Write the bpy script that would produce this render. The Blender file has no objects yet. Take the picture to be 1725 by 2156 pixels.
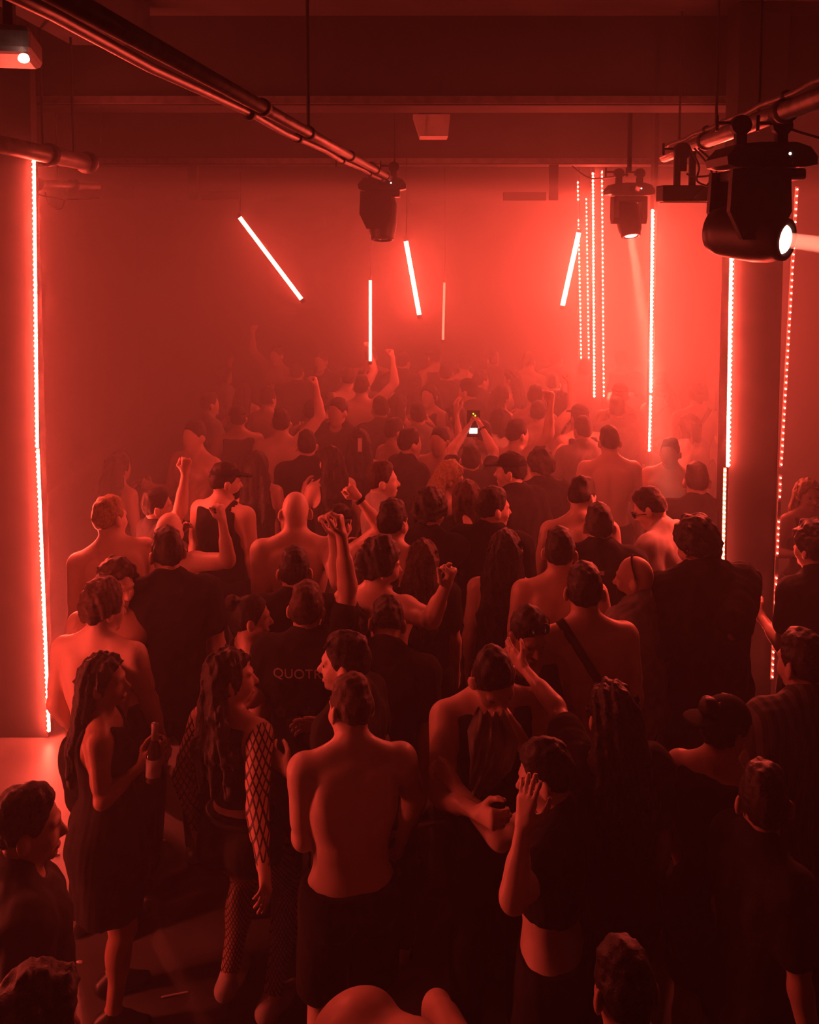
import bpy, bmesh, math, random
import numpy as np
from mathutils import Vector, Matrix

SC = bpy.context.scene
COL = SC.collection
random.seed(7)
R = math.radians

# ------------------------------------------------------------------ camera
FPX = 2000.0            # focal length in photograph pixels (1725 x 2156)
CX, HORIZON = 862.5, 480.0
PITCH = R(4.2)
HC = 3.35               # camera height over the dance floor
PY = HORIZON + FPX * math.tan(PITCH)      # principal point, photo rows
cam_d = bpy.data.cameras.new('camera')
cam = bpy.data.objects.new('camera', cam_d)
COL.objects.link(cam)
cam.location = (0, 0, HC)
cam.rotation_euler = (R(90) - PITCH, 0, 0)
cam_d.sensor_fit = 'VERTICAL'
cam_d.sensor_height = 36.0
cam_d.lens = FPX / 2156 * 36.0
cam_d.shift_y = -(1078 - PY) / 2156
cam_d.clip_start = 0.05
SC.camera = cam

# ------------------------------------------------------------------ view, world
SC.view_settings.view_transform = 'Standard'
SC.view_settings.look = 'None'
SC.view_settings.gamma = 1
SC.view_settings.exposure = 0.0
SC.view_settings.use_curve_mapping = False
w = bpy.data.worlds.new('world'); SC.world = w
w.use_nodes = True
w.node_tree.nodes['Background'].inputs['Color'].default_value = (0, 0, 0, 1)
w.node_tree.nodes['Background'].inputs['Strength'].default_value = 0.0
cy = SC.cycles
cy.max_bounces = 4; cy.diffuse_bounces = 1; cy.glossy_bounces = 1
cy.transmission_bounces = 2; cy.volume_bounces = 0; cy.transparent_max_bounces = 6
cy.sample_clamp_direct = 0; cy.sample_clamp_indirect = 3.0
cy.use_light_tree = True
cy.caustics_reflective = False; cy.caustics_refractive = False
cy.use_denoising = True
cy.use_adaptive_sampling = True
cy.adaptive_threshold = 0.1; cy.adaptive_min_samples = 16

RED = (1.0, 0.072, 0.042)
L_STRIP = 900.0         # emitting strength of the LED strips
L_TUBE = 150.0
HAZE, HAZE_MID, HAZE_BACK, HAZE_TOP = .014, .12, .21, .045     # scattering per metre, by part of the room

# ------------------------------------------------------------------ projection helpers
FW = Vector((0, math.cos(PITCH), -math.sin(PITCH)))
UPV = Vector((0, math.sin(PITCH), math.cos(PITCH)))
def ray(u, v):
    return FW * FPX + Vector((1, 0, 0)) * (u - CX) + UPV * (PY - v)
def at(u, v, Y):
    """point of the place seen at photograph pixel (u, v) and standing Y metres ahead"""
    d = ray(u, v)
    return Vector((0, 0, HC)) + d * (Y / d.y)
def at_z(u, v, z):
    d = ray(u, v)
    return Vector((0, 0, HC)) + d * ((z - HC) / d.z)

# ------------------------------------------------------------------ materials
def mat(name, base, rough=0.6, spec=0.3, metal=0.0, noise=None, bump=None, emit=None, strength=0.0, sheen=0.0):
    m = bpy.data.materials.new(name); m.use_nodes = True
    nt = m.node_tree; b = nt.nodes['Principled BSDF']
    b.inputs['Base Color'].default_value = (*base, 1)
    b.inputs['Roughness'].default_value = rough
    b.inputs['Specular IOR Level'].default_value = spec
    b.inputs['Metallic'].default_value = metal
    if sheen: b.inputs['Sheen Weight'].default_value = sheen
    if noise or bump:
        tc = nt.nodes.new('ShaderNodeTexCoord')
    if noise:                                   # (scale, other colour, low, high)
        n = nt.nodes.new('ShaderNodeTexNoise'); n.inputs['Scale'].default_value = noise[0]
        n.inputs['Detail'].default_value = 4
        r = nt.nodes.new('ShaderNodeMapRange')
        r.inputs['From Min'].default_value = noise[2]; r.inputs['From Max'].default_value = noise[3]
        mx = nt.nodes.new('ShaderNodeMix'); mx.data_type = 'RGBA'
        mx.inputs[6].default_value = (*base, 1); mx.inputs[7].default_value = (*noise[1], 1)
        nt.links.new(tc.outputs['Object'], n.inputs['Vector'])
        nt.links.new(n.outputs['Fac'], r.inputs['Value'])
        nt.links.new(r.outputs['Result'], mx.inputs[0])
        nt.links.new(mx.outputs[2], b.inputs['Base Color'])
    if bump:                                    # (scale, strength, distance)
        n2 = nt.nodes.new('ShaderNodeTexNoise'); n2.inputs['Scale'].default_value = bump[0]
        n2.inputs['Detail'].default_value = 3
        bp = nt.nodes.new('ShaderNodeBump'); bp.inputs['Strength'].default_value = bump[1]
        bp.inputs['Distance'].default_value = bump[2]
        nt.links.new(tc.outputs['Object'], n2.inputs['Vector'])
        nt.links.new(n2.outputs['Fac'], bp.inputs['Height'])
        nt.links.new(bp.outputs['Normal'], b.inputs['Normal'])
    if emit:
        b.inputs['Emission Color'].default_value = (*emit, 1)
        b.inputs['Emission Strength'].default_value = strength
    return m

def emitter(name, col, strength):
    m = bpy.data.materials.new(name); m.use_nodes = True
    nt = m.node_tree; nt.nodes.clear()
    e = nt.nodes.new('ShaderNodeEmission'); o = nt.nodes.new('ShaderNodeOutputMaterial')
    e.inputs['Color'].default_value = (*col, 1); e.inputs['Strength'].default_value = strength
    nt.links.new(e.outputs[0], o.inputs['Surface'])
    return m

M = {}
M['concrete'] = mat('painted_concrete', (.05, .047, .045), .8, .2, noise=(3, (.035, .033, .03), .35, .7), bump=(25, .3, .01))
M['ceiling'] = mat('ceiling_plaster', (.05, .047, .045), .9, .1, noise=(2, (.036, .034, .032), .4, .65))
M['beam'] = mat('beam_paint', (.026, .025, .024), .8, .2, noise=(4, (.018, .017, .016), .4, .7))
M['floor'] = mat('worn_floor', (.085, .078, .073), .5, .35, noise=(2.2, (.045, .04, .037), .35, .68), bump=(40, .2, .004))
M['pillar'] = mat('pillar_black_paint', (.014, .013, .013), .6, .3, noise=(8, (.02, .019, .018), .4, .7))
M['black_metal'] = mat('black_powder_coat', (.018, .018, .018), .5, .4, bump=(180, .15, .001))
M['black_plastic'] = mat('black_plastic', (.02, .02, .021), .4, .5, noise=(30, (.028, .027, .027), .4, .6))
M['steel'] = mat('scaffold_steel', (.22, .21, .20), .42, .5, .6, noise=(14, (.15, .14, .135), .4, .65), bump=(60, .15, .002))
M['tape'] = mat('black_tape', (.012, .012, .012), .6, .3, bump=(90, .4, .002))
M['cable'] = mat('rubber_cable', (.015, .015, .015), .55, .3, bump=(200, .2, .001))
M['white_case'] = mat('off_white_case', (.55, .52, .49), .5, .4, noise=(12, (.48, .45, .42), .4, .6))
M['channel'] = mat('led_channel', (.25, .24, .23), .5, .4, .5, noise=(40, (.2, .19, .18), .4, .6))
M['led'] = emitter('red_led', RED, L_STRIP)
M['led_dim'] = emitter('dim_red_led', RED, L_STRIP * .25)
M['led_fill'] = emitter('added_fill_led', RED, L_STRIP * 1.0)  # for the added strips out of view that side-light the nearest dancers
M['led_hot'] = emitter('hot_red_led', RED, L_STRIP * 1.7)
M['tube_bright'] = emitter('bright_red_tube_light', RED, 230.0)
M['tube_soft'] = emitter('soft_red_tube_light', RED, 60.0)
M['tube'] = emitter('red_tube_light', RED, L_TUBE)
M['glass'] = mat('dark_lens_glass', (.02, .02, .02), .1, .6, noise=(8, (.03, .03, .03), .4, .6))

# ------------------------------------------------------------------ mesh helpers
class MB:
    """collects shapes into ONE mesh object"""
    def __init__(s): s.bm = bmesh.new()
    def box(s, c, size, rot=None, bevel=0.0):
        r = bmesh.ops.create_cube(s.bm, size=1.0)
        vs = r['verts']
        bmesh.ops.scale(s.bm, vec=size, verts=vs)
        if bevel:
            es = list({e for v in vs for e in v.link_edges})
            bv = bmesh.ops.bevel(s.bm, geom=es, offset=bevel, segments=2, affect='EDGES', profile=.5)
            vs = list({v for f in bv['faces'] for v in f.verts} | {v for v in vs if v.is_valid})
        if rot is not None: bmesh.ops.rotate(s.bm, cent=(0, 0, 0), matrix=rot, verts=vs)
        bmesh.ops.translate(s.bm, vec=c, verts=vs)
        return s
    def tube(s, p0, p1, r0, r1=None, n=16, cap=True):
        p0 = Vector(p0); p1 = Vector(p1); d = p1 - p0
        r = bmesh.ops.create_cone(s.bm, cap_ends=cap, segments=n, radius1=r0, radius2=r0 if r1 is None else r1, depth=d.length)
        q = Vector((0, 0, 1)).rotation_difference(d.normalized()).to_matrix()
        bmesh.ops.rotate(s.bm, cent=(0, 0, 0), matrix=q, verts=r['verts'])
        bmesh.ops.translate(s.bm, vec=(p0 + p1) / 2, verts=r['verts'])
        return s
    def path(s, pts, rad, n=8):
        pts = [Vector(p) for p in pts]; rings = []
        ref = Vector((0.31, 0.17, 0.93))
        for i, p in enumerate(pts):
            d = (pts[min(i + 1, len(pts) - 1)] - pts[max(i - 1, 0)]).normalized()
            a = d.cross(ref).normalized(); b = d.cross(a)
            rr = rad[i] if hasattr(rad, '__len__') else rad
            rings.append([s.bm.verts.new(p + a * math.cos(t) * rr + b * math.sin(t) * rr) for t in [k * 2 * math.pi / n for k in range(n)]])
        for i in range(len(rings) - 1):
            for k in range(n):
                s.bm.faces.new((rings[i][k], rings[i][(k + 1) % n], rings[i + 1][(k + 1) % n], rings[i + 1][k]))
        s.bm.faces.new(rings[0][::-1]); s.bm.faces.new(rings[-1])
        return s
    def lathe(s, prof, c, axis=(0, 0, 1), n=24, flat=1.0):
        """prof: (distance along axis, radius)"""
        q = Vector((0, 0, 1)).rotation_difference(Vector(axis).normalized()).to_matrix()
        rings = []
        for z, r in prof:
            rings.append([s.bm.verts.new(Vector(c) + q @ Vector((r * math.cos(t), r * math.sin(t) * flat, z))) for t in [k * 2 * math.pi / n for k in range(n)]])
        for i in range(len(rings) - 1):
            for k in range(n):
                s.bm.faces.new((rings[i][k], rings[i][(k + 1) % n], rings[i + 1][(k + 1) % n], rings[i + 1][k]))
        s.bm.faces.new(rings[0][::-1]); s.bm.faces.new(rings[-1])
        return s
    def prism(s, poly, c, ax, ay, az, depth):
        """outline poly in (ax, ay), extruded by depth along az, centred"""
        ax, ay, az, c = Vector(ax), Vector(ay), Vector(az), Vector(c)
        a = [s.bm.verts.new(c + ax * x + ay * y - az * depth / 2) for x, y in poly]
        b = [s.bm.verts.new(c + ax * x + ay * y + az * depth / 2) for x, y in poly]
        n = len(poly)
        for k in range(n): s.bm.faces.new((a[k], a[(k + 1) % n], b[(k + 1) % n], b[k]))
        s.bm.faces.new(a[::-1]); s.bm.faces.new(b)
        return s
    def build(s, name, m, parent=None, smooth=False):
        bmesh.ops.recalc_face_normals(s.bm, faces=s.bm.faces[:])
        me = bpy.data.meshes.new(name); s.bm.to_mesh(me); s.bm.free()
        me.materials.append(m)
        if smooth:
            for p in me.polygons: p.use_smooth = True
        return link(name, me, parent)
def link(name, me, parent=None):
    o = bpy.data.objects.new(name, me); COL.objects.link(o)
    if parent is not None:
        o.parent = parent
        o.matrix_parent_inverse = Matrix.Translation(parent.location).inverted() if parent.type == 'EMPTY' else Matrix()
    return o
def tag(o, label=None, cat=None, group=None, kind=None):
    if label: o['label'] = label
    if cat: o['category'] = cat
    if group: o['group'] = group
    if kind: o['kind'] = kind
    return o
def thing(name, loc, label, cat, group=None):
    o = bpy.data.objects.new(name, None); COL.objects.link(o)
    o.location = loc; o.empty_display_size = .1
    return tag(o, label, cat, group)
def struct(o, label):
    return tag(o, label, None, None, 'structure')

# ------------------------------------------------------------------ the room
X0, X1, Y0, Y1, ZC = -4.6, 5.2, -1.6, 16.0, 4.75
struct(MB().box(((X0 + X1) / 2, (Y0 + Y1) / 2, -.05), (X1 - X0 + .4, Y1 - Y0 + .4, .1)).build('floor', M['floor']), 'dark worn dance floor')
struct(MB().box(((X0 + X1) / 2, (Y0 + Y1) / 2, ZC + .05), (X1 - X0 + .4, Y1 - Y0 + .4, .1)).build('ceiling', M['ceiling']), 'dark plastered ceiling')
struct(MB().box((X0 - .1, (Y0 + Y1) / 2, ZC / 2), (.2, Y1 - Y0, ZC)).build('wall_left', M['concrete']), 'dark concrete left wall')
struct(MB().box((X1 + .1, (Y0 + Y1) / 2, ZC / 2), (.2, Y1 - Y0, ZC)).build('wall_right', M['concrete']), 'dark concrete right wall')
struct(MB().box(((X0 + X1) / 2, Y1 + .1, ZC / 2), (X1 - X0, .2, ZC)).build('wall_back', M['concrete']), 'back wall lost in haze')
struct(MB().box(((X0 + X1) / 2, Y0 - .1, ZC / 2), (X1 - X0, .2, ZC)).build('wall_front', M['concrete']), 'wall behind the viewpoint')
# two concrete beams across the ceiling
ya = 6.4; zb = at(862, 222, ya).z
struct(MB().box(((X0 + X1) / 2, ya + .2, (zb + ZC) / 2), (X1 - X0, .4, ZC - zb)).build('trim_1', M['beam']), 'near concrete ceiling beam')
yb = 9.6; zb2 = at(862, 346, yb).z
struct(MB().box(((X0 + X1) / 2, yb + .2, (zb2 + ZC) / 2), (X1 - X0, .4, ZC - zb2)).build('trim_2', M['beam']), 'far concrete ceiling beam')
for k, yy in enumerate((ya - .012, yb - .012)):
    z = (zb, zb2)[k]
    struct(MB().box(((X0 + X1) / 2, yy, z + .035), (X1 - X0, .02, .05)).build('trim_%d' % (k + 3), M['steel']), ('steel edge rail along the near beam', 'steel edge rail along the far beam')[k])
# longitudinal ribs between beams (the pale slanted strips under the ceiling)
for k, (x, wd) in enumerate(((-2.55, .5), (2.3, .5))):
    struct(MB().box((x, (ya + yb) / 2 + .2, ZC - .12), (wd, yb - ya - .4, .24)).build('trim_%d' % (k + 5), M['ceiling']), ('left plaster rib under the ceiling', 'right plaster rib under the ceiling')[k])
struct(MB().box((-1.9, 3.2, ZC - .12), (.5, 5.9, .24)).build('trim_7', M['ceiling']), 'plaster rib under the near ceiling')

# ------------------------------------------------------------------ haze in the room, thicker at the back
def haze_box(name, y0, y1, z0, z1, dens, label):
    m = bpy.data.materials.new(name); m.use_nodes = True
    nt = m.node_tree; nt.nodes.clear()
    v = nt.nodes.new('ShaderNodeVolumeScatter'); o = nt.nodes.new('ShaderNodeOutputMaterial')
    v.inputs['Color'].default_value = (.95, .95, .95, 1)
    v.inputs['Density'].default_value = dens
    v.inputs['Anisotropy'].default_value = .35
    nt.links.new(v.outputs[0], o.inputs['Volume'])
    ob = MB().box(((X0 + X1) / 2, (y0 + y1) / 2, (z0 + z1) / 2), (X1 - X0 - .02, y1 - y0, z1 - z0)).build(name, m)
    return tag(ob, label, 'haze', None, 'stuff')
haze_box('haze', Y0 + .02, 5.9, .01, ZC - .01, HAZE, 'thin red haze over the front of the dance floor')
haze_box('haze', 5.902, 7.6, .01, 3.75, HAZE_MID, 'red haze between the two LED pillars')
haze_box('haze', 7.602, Y1 - .02, .01, 3.75, HAZE_BACK, 'thick red stage haze filling the back of the room')
haze_box('haze', 5.902, Y1 - .02, 3.752, ZC - .01, HAZE_TOP, 'thin haze up between the ceiling beams')
# ------------------------------------------------------------------ LED strips, pillars, tubes
def led_strip(p0, p1, label, spacing=.035, r=.009, width=.02, name='led_strip', group=None, dark=(), em='led'):
    p0 = Vector(p0); p1 = Vector(p1)
    if p0.z > p1.z: p0, p1 = p1, p0
    root = thing(name, p0, label, 'light strip', group)
    d = p1 - p0; L = d.length; d.normalize()
    ch = MB(); back = Vector((0, 1, 0))
    q = Vector((0, 0, 1)).rotation_difference(d).to_matrix()
    ch.box((p0 + p1) / 2 + back * (r + .006), (width, .008, L), q)
    ch.build('backing_tape', M['channel'], root)
    bm = bmesh.new(); n = int(L / spacing)
    for i in range(n):
        t = (i + .5) / n
        if any(a < t < b for a, b in dark): continue
        c = p0 + (p1 - p0) * t
        o = [c + Vector(v) * r for v in ((1, 0, 0), (0, -1, 0), (-1, 0, 0), (0, 1, 0))]
        vs = [bm.verts.new(x) for x in o]
        a = bm.verts.new(c + Vector((0, 0, r * 1.1))); b = bm.verts.new(c - Vector((0, 0, r * 1.1)))
        for k in range(4):
            bm.faces.new((vs[k], vs[(k + 1) % 4], a)); bm.faces.new((vs[(k + 1) % 4], vs[k], b))
    bmesh.ops.recalc_face_normals(bm, faces=bm.faces[:])
    me = bpy.data.meshes.new('led'); bm.to_mesh(me); bm.free(); me.materials.append(M[em])
    tag(link('led', me, root), 'glowing red-white row of diodes', None, None, 'stuff')
    return root

def pillar(x0, x1, y0, y1, name, label):
    return struct(MB().box(((x0 + x1) / 2, (y0 + y1) / 2, ZC / 2), (x1 - x0, y1 - y0, ZC), bevel=.006).build(name, M['pillar']), label)

# left pillar with its strip
YL = 6.0
a0 = at(70, 335, YL); a1 = at(77, 944, YL); b0 = at(78, 946, YL); b1 = at(102, 1543, YL)
pillar(a0.x - .9, a0.x - .02, YL + .03, YL + .13, 'trim_8', 'dark square pillar at the left edge')
led_strip(a0, a1, 'bright upper LED strip on the left pillar edge', .032, .0095, em='led_hot')
led_strip(b0, b1, 'bright lower LED strip on the left pillar edge, ending by the floor', .032, .0095, em='led_hot')
# unseen LED pillar added left of the frame to side-light the foreground
XN, YN = -2.75, 3.55
pillar(XN - .5, XN - .02, YN - .25, YN + .25, 'trim_13', 'added dark square pillar, unseen left of the view')
led_strip((XN, YN - .02, .1), (XN, YN - .02, 2.1), 'lower fill light LED strip on the added pillar left of the view', .032, .0095, em='led_fill')
led_strip((XN, YN - .02, 2.12), (XN, YN - .02, 4.0), 'upper fill light LED strip on the added pillar left of the view', .032, .0095, em='led_fill')
# right pillar
YR = 5.95
c0 = at(1545, 345, YR); c1 = at(1534, 984, YR); d0 = at(1528, 986, YR); d1 = at(1517, 1490, YR)
e0 = at(1680, 392, YR); e1 = at(1646, 985, YR); f0 = at(1645, 1000, YR); f1 = at(1627, 1432, YR)
pillar(c1.x + .012, f0.x - .012, YR + .03, YR + .26, 'trim_9', 'dark square pillar on the right')
led_strip(c0, c1, 'brightest LED strip on the left edge of the right pillar', .03, .0125)
led_strip(d0, d1, 'thin lower LED strip on the left edge of the right pillar', .03, .006)
led_strip(e0, e1, 'thin upper LED strip on the right edge of the right pillar', .04, .005, em='led_dim')
led_strip(f0, f1, 'broken lower LED strip on the right edge of the right pillar', .04, .0045, dark=((.3, .36), (.52, .6), (.8, .88)), em='led_dim')
# slim poles further back
def pole(u0, u1, Y, n, label):
    x0, x1 = at(u0, 600, Y).x, at(u1, 600, Y).x
    return pillar(x0, x1, Y + .03, Y + .16, 'trim_%d' % n, label)
YP = 10.6
pole(1250, 1271, YP, 10, 'slim dark post in the haze right of centre')
led_strip(at(1249, 362, YP), at(1252, 838, YP), 'bright LED strip on the left edge of the slim post', .04, .0115)
led_strip(at(1268, 358, YP), at(1272, 838, YP), 'dotted LED strip on the right edge of the slim post', .05, .0085)
YQ = 12.6
pole(1219, 1240, YQ, 11, 'rear slim dark post in the haze')
led_strip(at(1217, 380, YQ), at(1225, 800, YQ), 'dotted LED strip on the left edge of the rear post', .055, .011, dark=((.82, .9),))
led_strip(at(1235, 415, YQ), at(1241, 800, YQ), 'dotted LED strip on the right edge of the rear post', .055, .0095)
YS = 8.2
pole(1376, 1384, YS, 12, 'thin post between the two right hand spotlights')
led_strip(at(1375, 440, YS), at(1371, 828, YS), 'bright LED strip on the thin post beside the bar light', .034, .0135)
led_strip(at(1371, 832, YS), at(1368, 952, YS), 'short LED strip low on the thin post', .034, .0105)
led_strip(at(1368, 990, YS), at(1367, 1018, YS), 'very short lowest LED piece on the thin post', .034, .010)

def tube_light(u0, v0, u1, v1, Y, label, rad=.02, m='tube', dy=0.0):
    p0, p1 = at(u0, v0, Y), at(u1, v1, Y + dy)
    root = thing('tube_light', p0, label, 'tube light', 'LED tubes hung over the crowd')
    d = (p1 - p0).normalized()
    MB().tube(p0, p1, rad, n=10).build('tube', M[m], root, True)
    for a, b in ((p0 - d * .04, p0), (p1, p1 + d * .04)):
        MB().tube(a, b, rad * 1.15, n=10).build('end_cap', M['black_plastic'], root)
    c = MB()
    hi = p0 if p0.z > p1.z else p1
    c.path([hi, hi + Vector((.01, .02, .3)), Vector((hi.x, hi.y + .03, ZC - .02))], .004, 5)
    c.build('hanging_cable', M['cable'], root)
M['tube_dim'] = emitter('dim_red_tube_light', RED, 14.0)
tube_light(505, 458, 635, 630, 9.2, 'slanted LED tube leaning right, leftmost of the tubes', .02, 'tube_soft')
tube_light(780, 590, 780, 760, 10.6, 'upright LED tube just below the centre spotlight', .017, 'tube_soft')
tube_light(855, 508, 883, 662, 9.2, 'slightly tilted bright LED tube right of the centre spotlight', .021, 'tube_bright')
tube_light(936, 595, 933, 715, 12.5, 'dim short upright LED tube far back near the middle', .016, 'tube_dim')
tube_light(1219, 490, 1185, 643, 11.0, 'LED tube tilted left beside the LED posts', .026, 'tube_bright')
# ------------------------------------------------------------------ figures: smooth-blended solids meshed by surface nets
V = lambda *a: np.array(a, dtype=np.float64)
def unit(a): a = np.asarray(a, float); return a / (np.linalg.norm(a) + 1e-9)
def rotx(a): c, s = math.cos(a), math.sin(a); return np.array([[1, 0, 0], [0, c, -s], [0, s, c]])
def roty(a): c, s = math.cos(a), math.sin(a); return np.array([[c, 0, s], [0, 1, 0], [-s, 0, c]])
def rotz(a): c, s = math.cos(a), math.sin(a); return np.array([[c, -s, 0], [s, c, 0], [0, 0, 1]])

class Cone:
    def __init__(s, a, b, ra, rb): s.a, s.b, s.ra, s.rb = V(*a), V(*b), ra, rb
    def grow(s, t): return Cone(s.a, s.b, s.ra + t, s.rb + t)
    def box(s):
        return np.minimum(s.a - s.ra, s.b - s.rb), np.maximum(s.a + s.ra, s.b + s.rb)
    def d(s, x, y, z):
        ba = s.b - s.a; L = float(ba @ ba) + 1e-9
        px, py, pz = x - s.a[0], y - s.a[1], z - s.a[2]
        t = np.clip((px * ba[0] + py * ba[1] + pz * ba[2]) / L, 0, 1)
        return np.sqrt((px - t * ba[0]) ** 2 + (py - t * ba[1]) ** 2 + (pz - t * ba[2]) ** 2) - (s.ra + t * (s.rb - s.ra))
class Ell:
    def __init__(s, c, r, rot=None): s.c, s.r, s.rot = V(*c), V(*r), np.eye(3) if rot is None else rot
    def grow(s, t): return Ell(s.c, s.r + t, s.rot)
    def box(s):
        e = np.sqrt(((s.rot * s.r) ** 2).sum(1))
        return s.c - e, s.c + e
    def d(s, x, y, z):
        px, py, pz = x - s.c[0], y - s.c[1], z - s.c[2]
        m = s.rot
        q = [(px * m[0, i] + py * m[1, i] + pz * m[2, i]) for i in range(3)]
        k0 = np.sqrt(sum((q[i] / s.r[i]) ** 2 for i in range(3))) + 1e-6
        k1 = np.sqrt(sum((q[i] / s.r[i] ** 2) ** 2 for i in range(3))) + 1e-6
        return k0 * (k0 - 1) / k1

class Field:
    def __init__(s, prims, h, pad=.03):
        bs = [p.box() for p in prims]
        s.lo = np.min([b[0] for b in bs], 0) - pad; hi = np.max([b[1] for b in bs], 0) + pad
        s.n = np.maximum(np.ceil((hi - s.lo) / h).astype(int) + 1, 3); s.h = h
        s.ax = [(s.lo[i] + h * np.arange(s.n[i])).astype(np.float32) for i in range(3)]
        s.F = np.full(tuple(s.n), .5, np.float32)
    def sl(s, lo, hi):
        a = np.clip(np.floor((lo - s.lo) / s.h).astype(int), 0, s.n - 1)
        b = np.clip(np.ceil((hi - s.lo) / s.h).astype(int) + 1, 0, s.n)
        return tuple(slice(i, max(j, i + 1)) for i, j in zip(a, b))
    def xyz(s, q):
        return s.ax[0][q[0]][:, None, None], s.ax[1][q[1]][None, :, None], s.ax[2][q[2]][None, None, :]
    def add(s, p, k=.03):
        lo, hi = p.box(); pad = k + 2.5 * s.h
        q = s.sl(lo - pad, hi + pad)
        a = s.F[q]; b = p.d(*s.xyz(q)).astype(np.float32)
        t = np.clip(.5 + .5 * (b - a) / k, 0, 1)
        s.F[q] = b * (1 - t) + a * t - k * t * (1 - t)
        return s
    def cut(s, p, k=.01):
        lo, hi = p.box(); pad = k + 2.5 * s.h
        q = s.sl(lo - pad, hi + pad)
        a = s.F[q]; b = -p.d(*s.xyz(q)).astype(np.float32)
        t = np.clip(.5 - .5 * (b - a) / k, 0, 1)
        s.F[q] = b * (1 - t) + a * t + k * t * (1 - t)
        return s
    def clip(s, pt, n, k=.006):
        """keep the side the normal points away from"""
        n = unit(n); q = (slice(None),) * 3; x, y, z = s.xyz(q)
        b = ((x - pt[0]) * n[0] + (y - pt[1]) * n[1] + (z - pt[2]) * n[2]).astype(np.float32)
        t = np.clip(.5 - .5 * (b - s.F) / k, 0, 1)
        s.F = b * (1 - t) + s.F * t + k * t * (1 - t)
        return s
    def wob(s, amp, fr, seed=0, stretch=(1, 1, 1)):
        q = (slice(None),) * 3; x, y, z = s.xyz(q); rs = np.random.RandomState(seed)
        for o in range(3):
            f = fr * (1.7 ** o); v = rs.uniform(-1, 1, (3, 3)); ph = rs.uniform(0, 6, 3)
            g = 1
            for i in range(2):
                u = unit(v[i]) * f * np.array(stretch)
                g = g * np.sin(x * u[0] + y * u[1] + z * u[2] + ph[i])
            s.F = s.F + (amp / (1.5 ** o) * g).astype(np.float32)
        return s
    def mesh(s, name, m, origin=(0, 0, 0)):
        F = s.F
        F[0], F[-1] = .5, .5; F[:, 0], F[:, -1] = .5, .5; F[:, :, 0], F[:, :, -1] = .5, .5
        S = F < 0
        n = np.array(F.shape) - 1
        c = np.zeros(tuple(n), np.int8)
        for i in (0, 1):
            for j in (0, 1):
                for k in (0, 1):
                    c += S[i:n[0] + i, j:n[1] + j, k:n[2] + k]
        I = np.argwhere((c > 0) & (c < 8))
        if len(I) == 0: return None
        idx = np.full(tuple(n), -1, np.int32); idx[I[:, 0], I[:, 1], I[:, 2]] = np.arange(len(I))
        acc = np.zeros((len(I), 3)); cnt = np.zeros(len(I))
        corners = [(i, j, k) for i in (0, 1) for j in (0, 1) for k in (0, 1)]
        vals = {cc: F[I[:, 0] + cc[0], I[:, 1] + cc[1], I[:, 2] + cc[2]] for cc in corners}
        for a in corners:
            for ax in range(3):
                if a[ax] == 0:
                    b = list(a); b[ax] = 1; b = tuple(b)
                    fa, fb = vals[a], vals[b]
                    mk = (fa < 0) != (fb < 0)
                    t = np.where(mk, fa / np.where(mk, fa - fb, 1), 0)
                    p = np.array(a, float)[None, :].repeat(len(I), 0); p[:, ax] += t
                    acc[mk] += p[mk]; cnt[mk] += 1
        P = (I + acc / cnt[:, None]) * s.h + s.lo
        quads = []
        for ax in range(3):
            sh = [slice(0, -1)] * 3
            lo = [slice(None)] * 3; hi = [slice(None)] * 3
            lo[ax] = slice(0, -1); hi[ax] = slice(1, None)
            A, B = S[tuple(lo)], S[tuple(hi)]
            E = np.argwhere(A != B)
            o = [i for i in range(3) if i != ax]
            E = E[(E[:, o[0]] > 0) & (E[:, o[1]] > 0) & (E[:, o[0]] < n[o[0]]) & (E[:, o[1]] < n[o[1]])]
            fl = A[E[:, 0], E[:, 1], E[:, 2]]
            def cell(d0, d1):
                G = E.copy(); G[:, o[0]] -= d0; G[:, o[1]] -= d1
                return idx[G[:, 0], G[:, 1], G[:, 2]]
            Q = np.stack([cell(1, 1), cell(0, 1), cell(0, 0), cell(1, 0)], 1)
            flip = fl if ax != 1 else ~fl
            Q[~flip] = Q[~flip][:, ::-1]
            quads.append(Q)
        Q = np.concatenate(quads); Q = Q[(Q >= 0).all(1)]
        P = P - np.array(origin)
        me = bpy.data.meshes.new(name)
        me.vertices.add(len(P)); me.vertices.foreach_set('co', P.astype(np.float32).ravel())
        me.loops.add(Q.size); me.loops.foreach_set('vertex_index', Q.astype(np.int32).ravel())
        me.polygons.add(len(Q)); me.polygons.foreach_set('loop_start', np.arange(0, Q.size, 4, dtype=np.int32))
        me.polygons.foreach_set('use_smooth', np.ones(len(Q), bool))
        me.update(calc_edges=True); me.materials.append(m)
        return me

# ------------------------------------------------------------------ materials of people
M['skin'] = mat('skin_warm', (.64, .45, .37), .42, .4, noise=(9, (.57, .39, .32), .35, .7), bump=(120, .12, .002))
M['skin_pale'] = mat('skin_pale', (.74, .56, .48), .42, .4, noise=(9, (.68, .50, .42), .35, .7), bump=(120, .12, .002))
M['skin_dark'] = mat('skin_tan', (.42, .25, .18), .42, .4, noise=(9, (.36, .21, .15), .35, .7), bump=(120, .12, .002))
M['hair_dark'] = mat('hair_dark', (.030, .022, .018), .55, .35, noise=(60, (.015, .011, .01), .4, .6), bump=(150, .5, .004))
M['hair_brown'] = mat('hair_brown', (.085, .052, .032), .55, .35, noise=(60, (.05, .03, .02), .4, .6), bump=(150, .5, .004))
M['hair_fair'] = mat('hair_fair', (.42, .29, .16), .5, .4, noise=(70, (.28, .19, .1), .4, .6), bump=(140, .6, .004))
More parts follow.
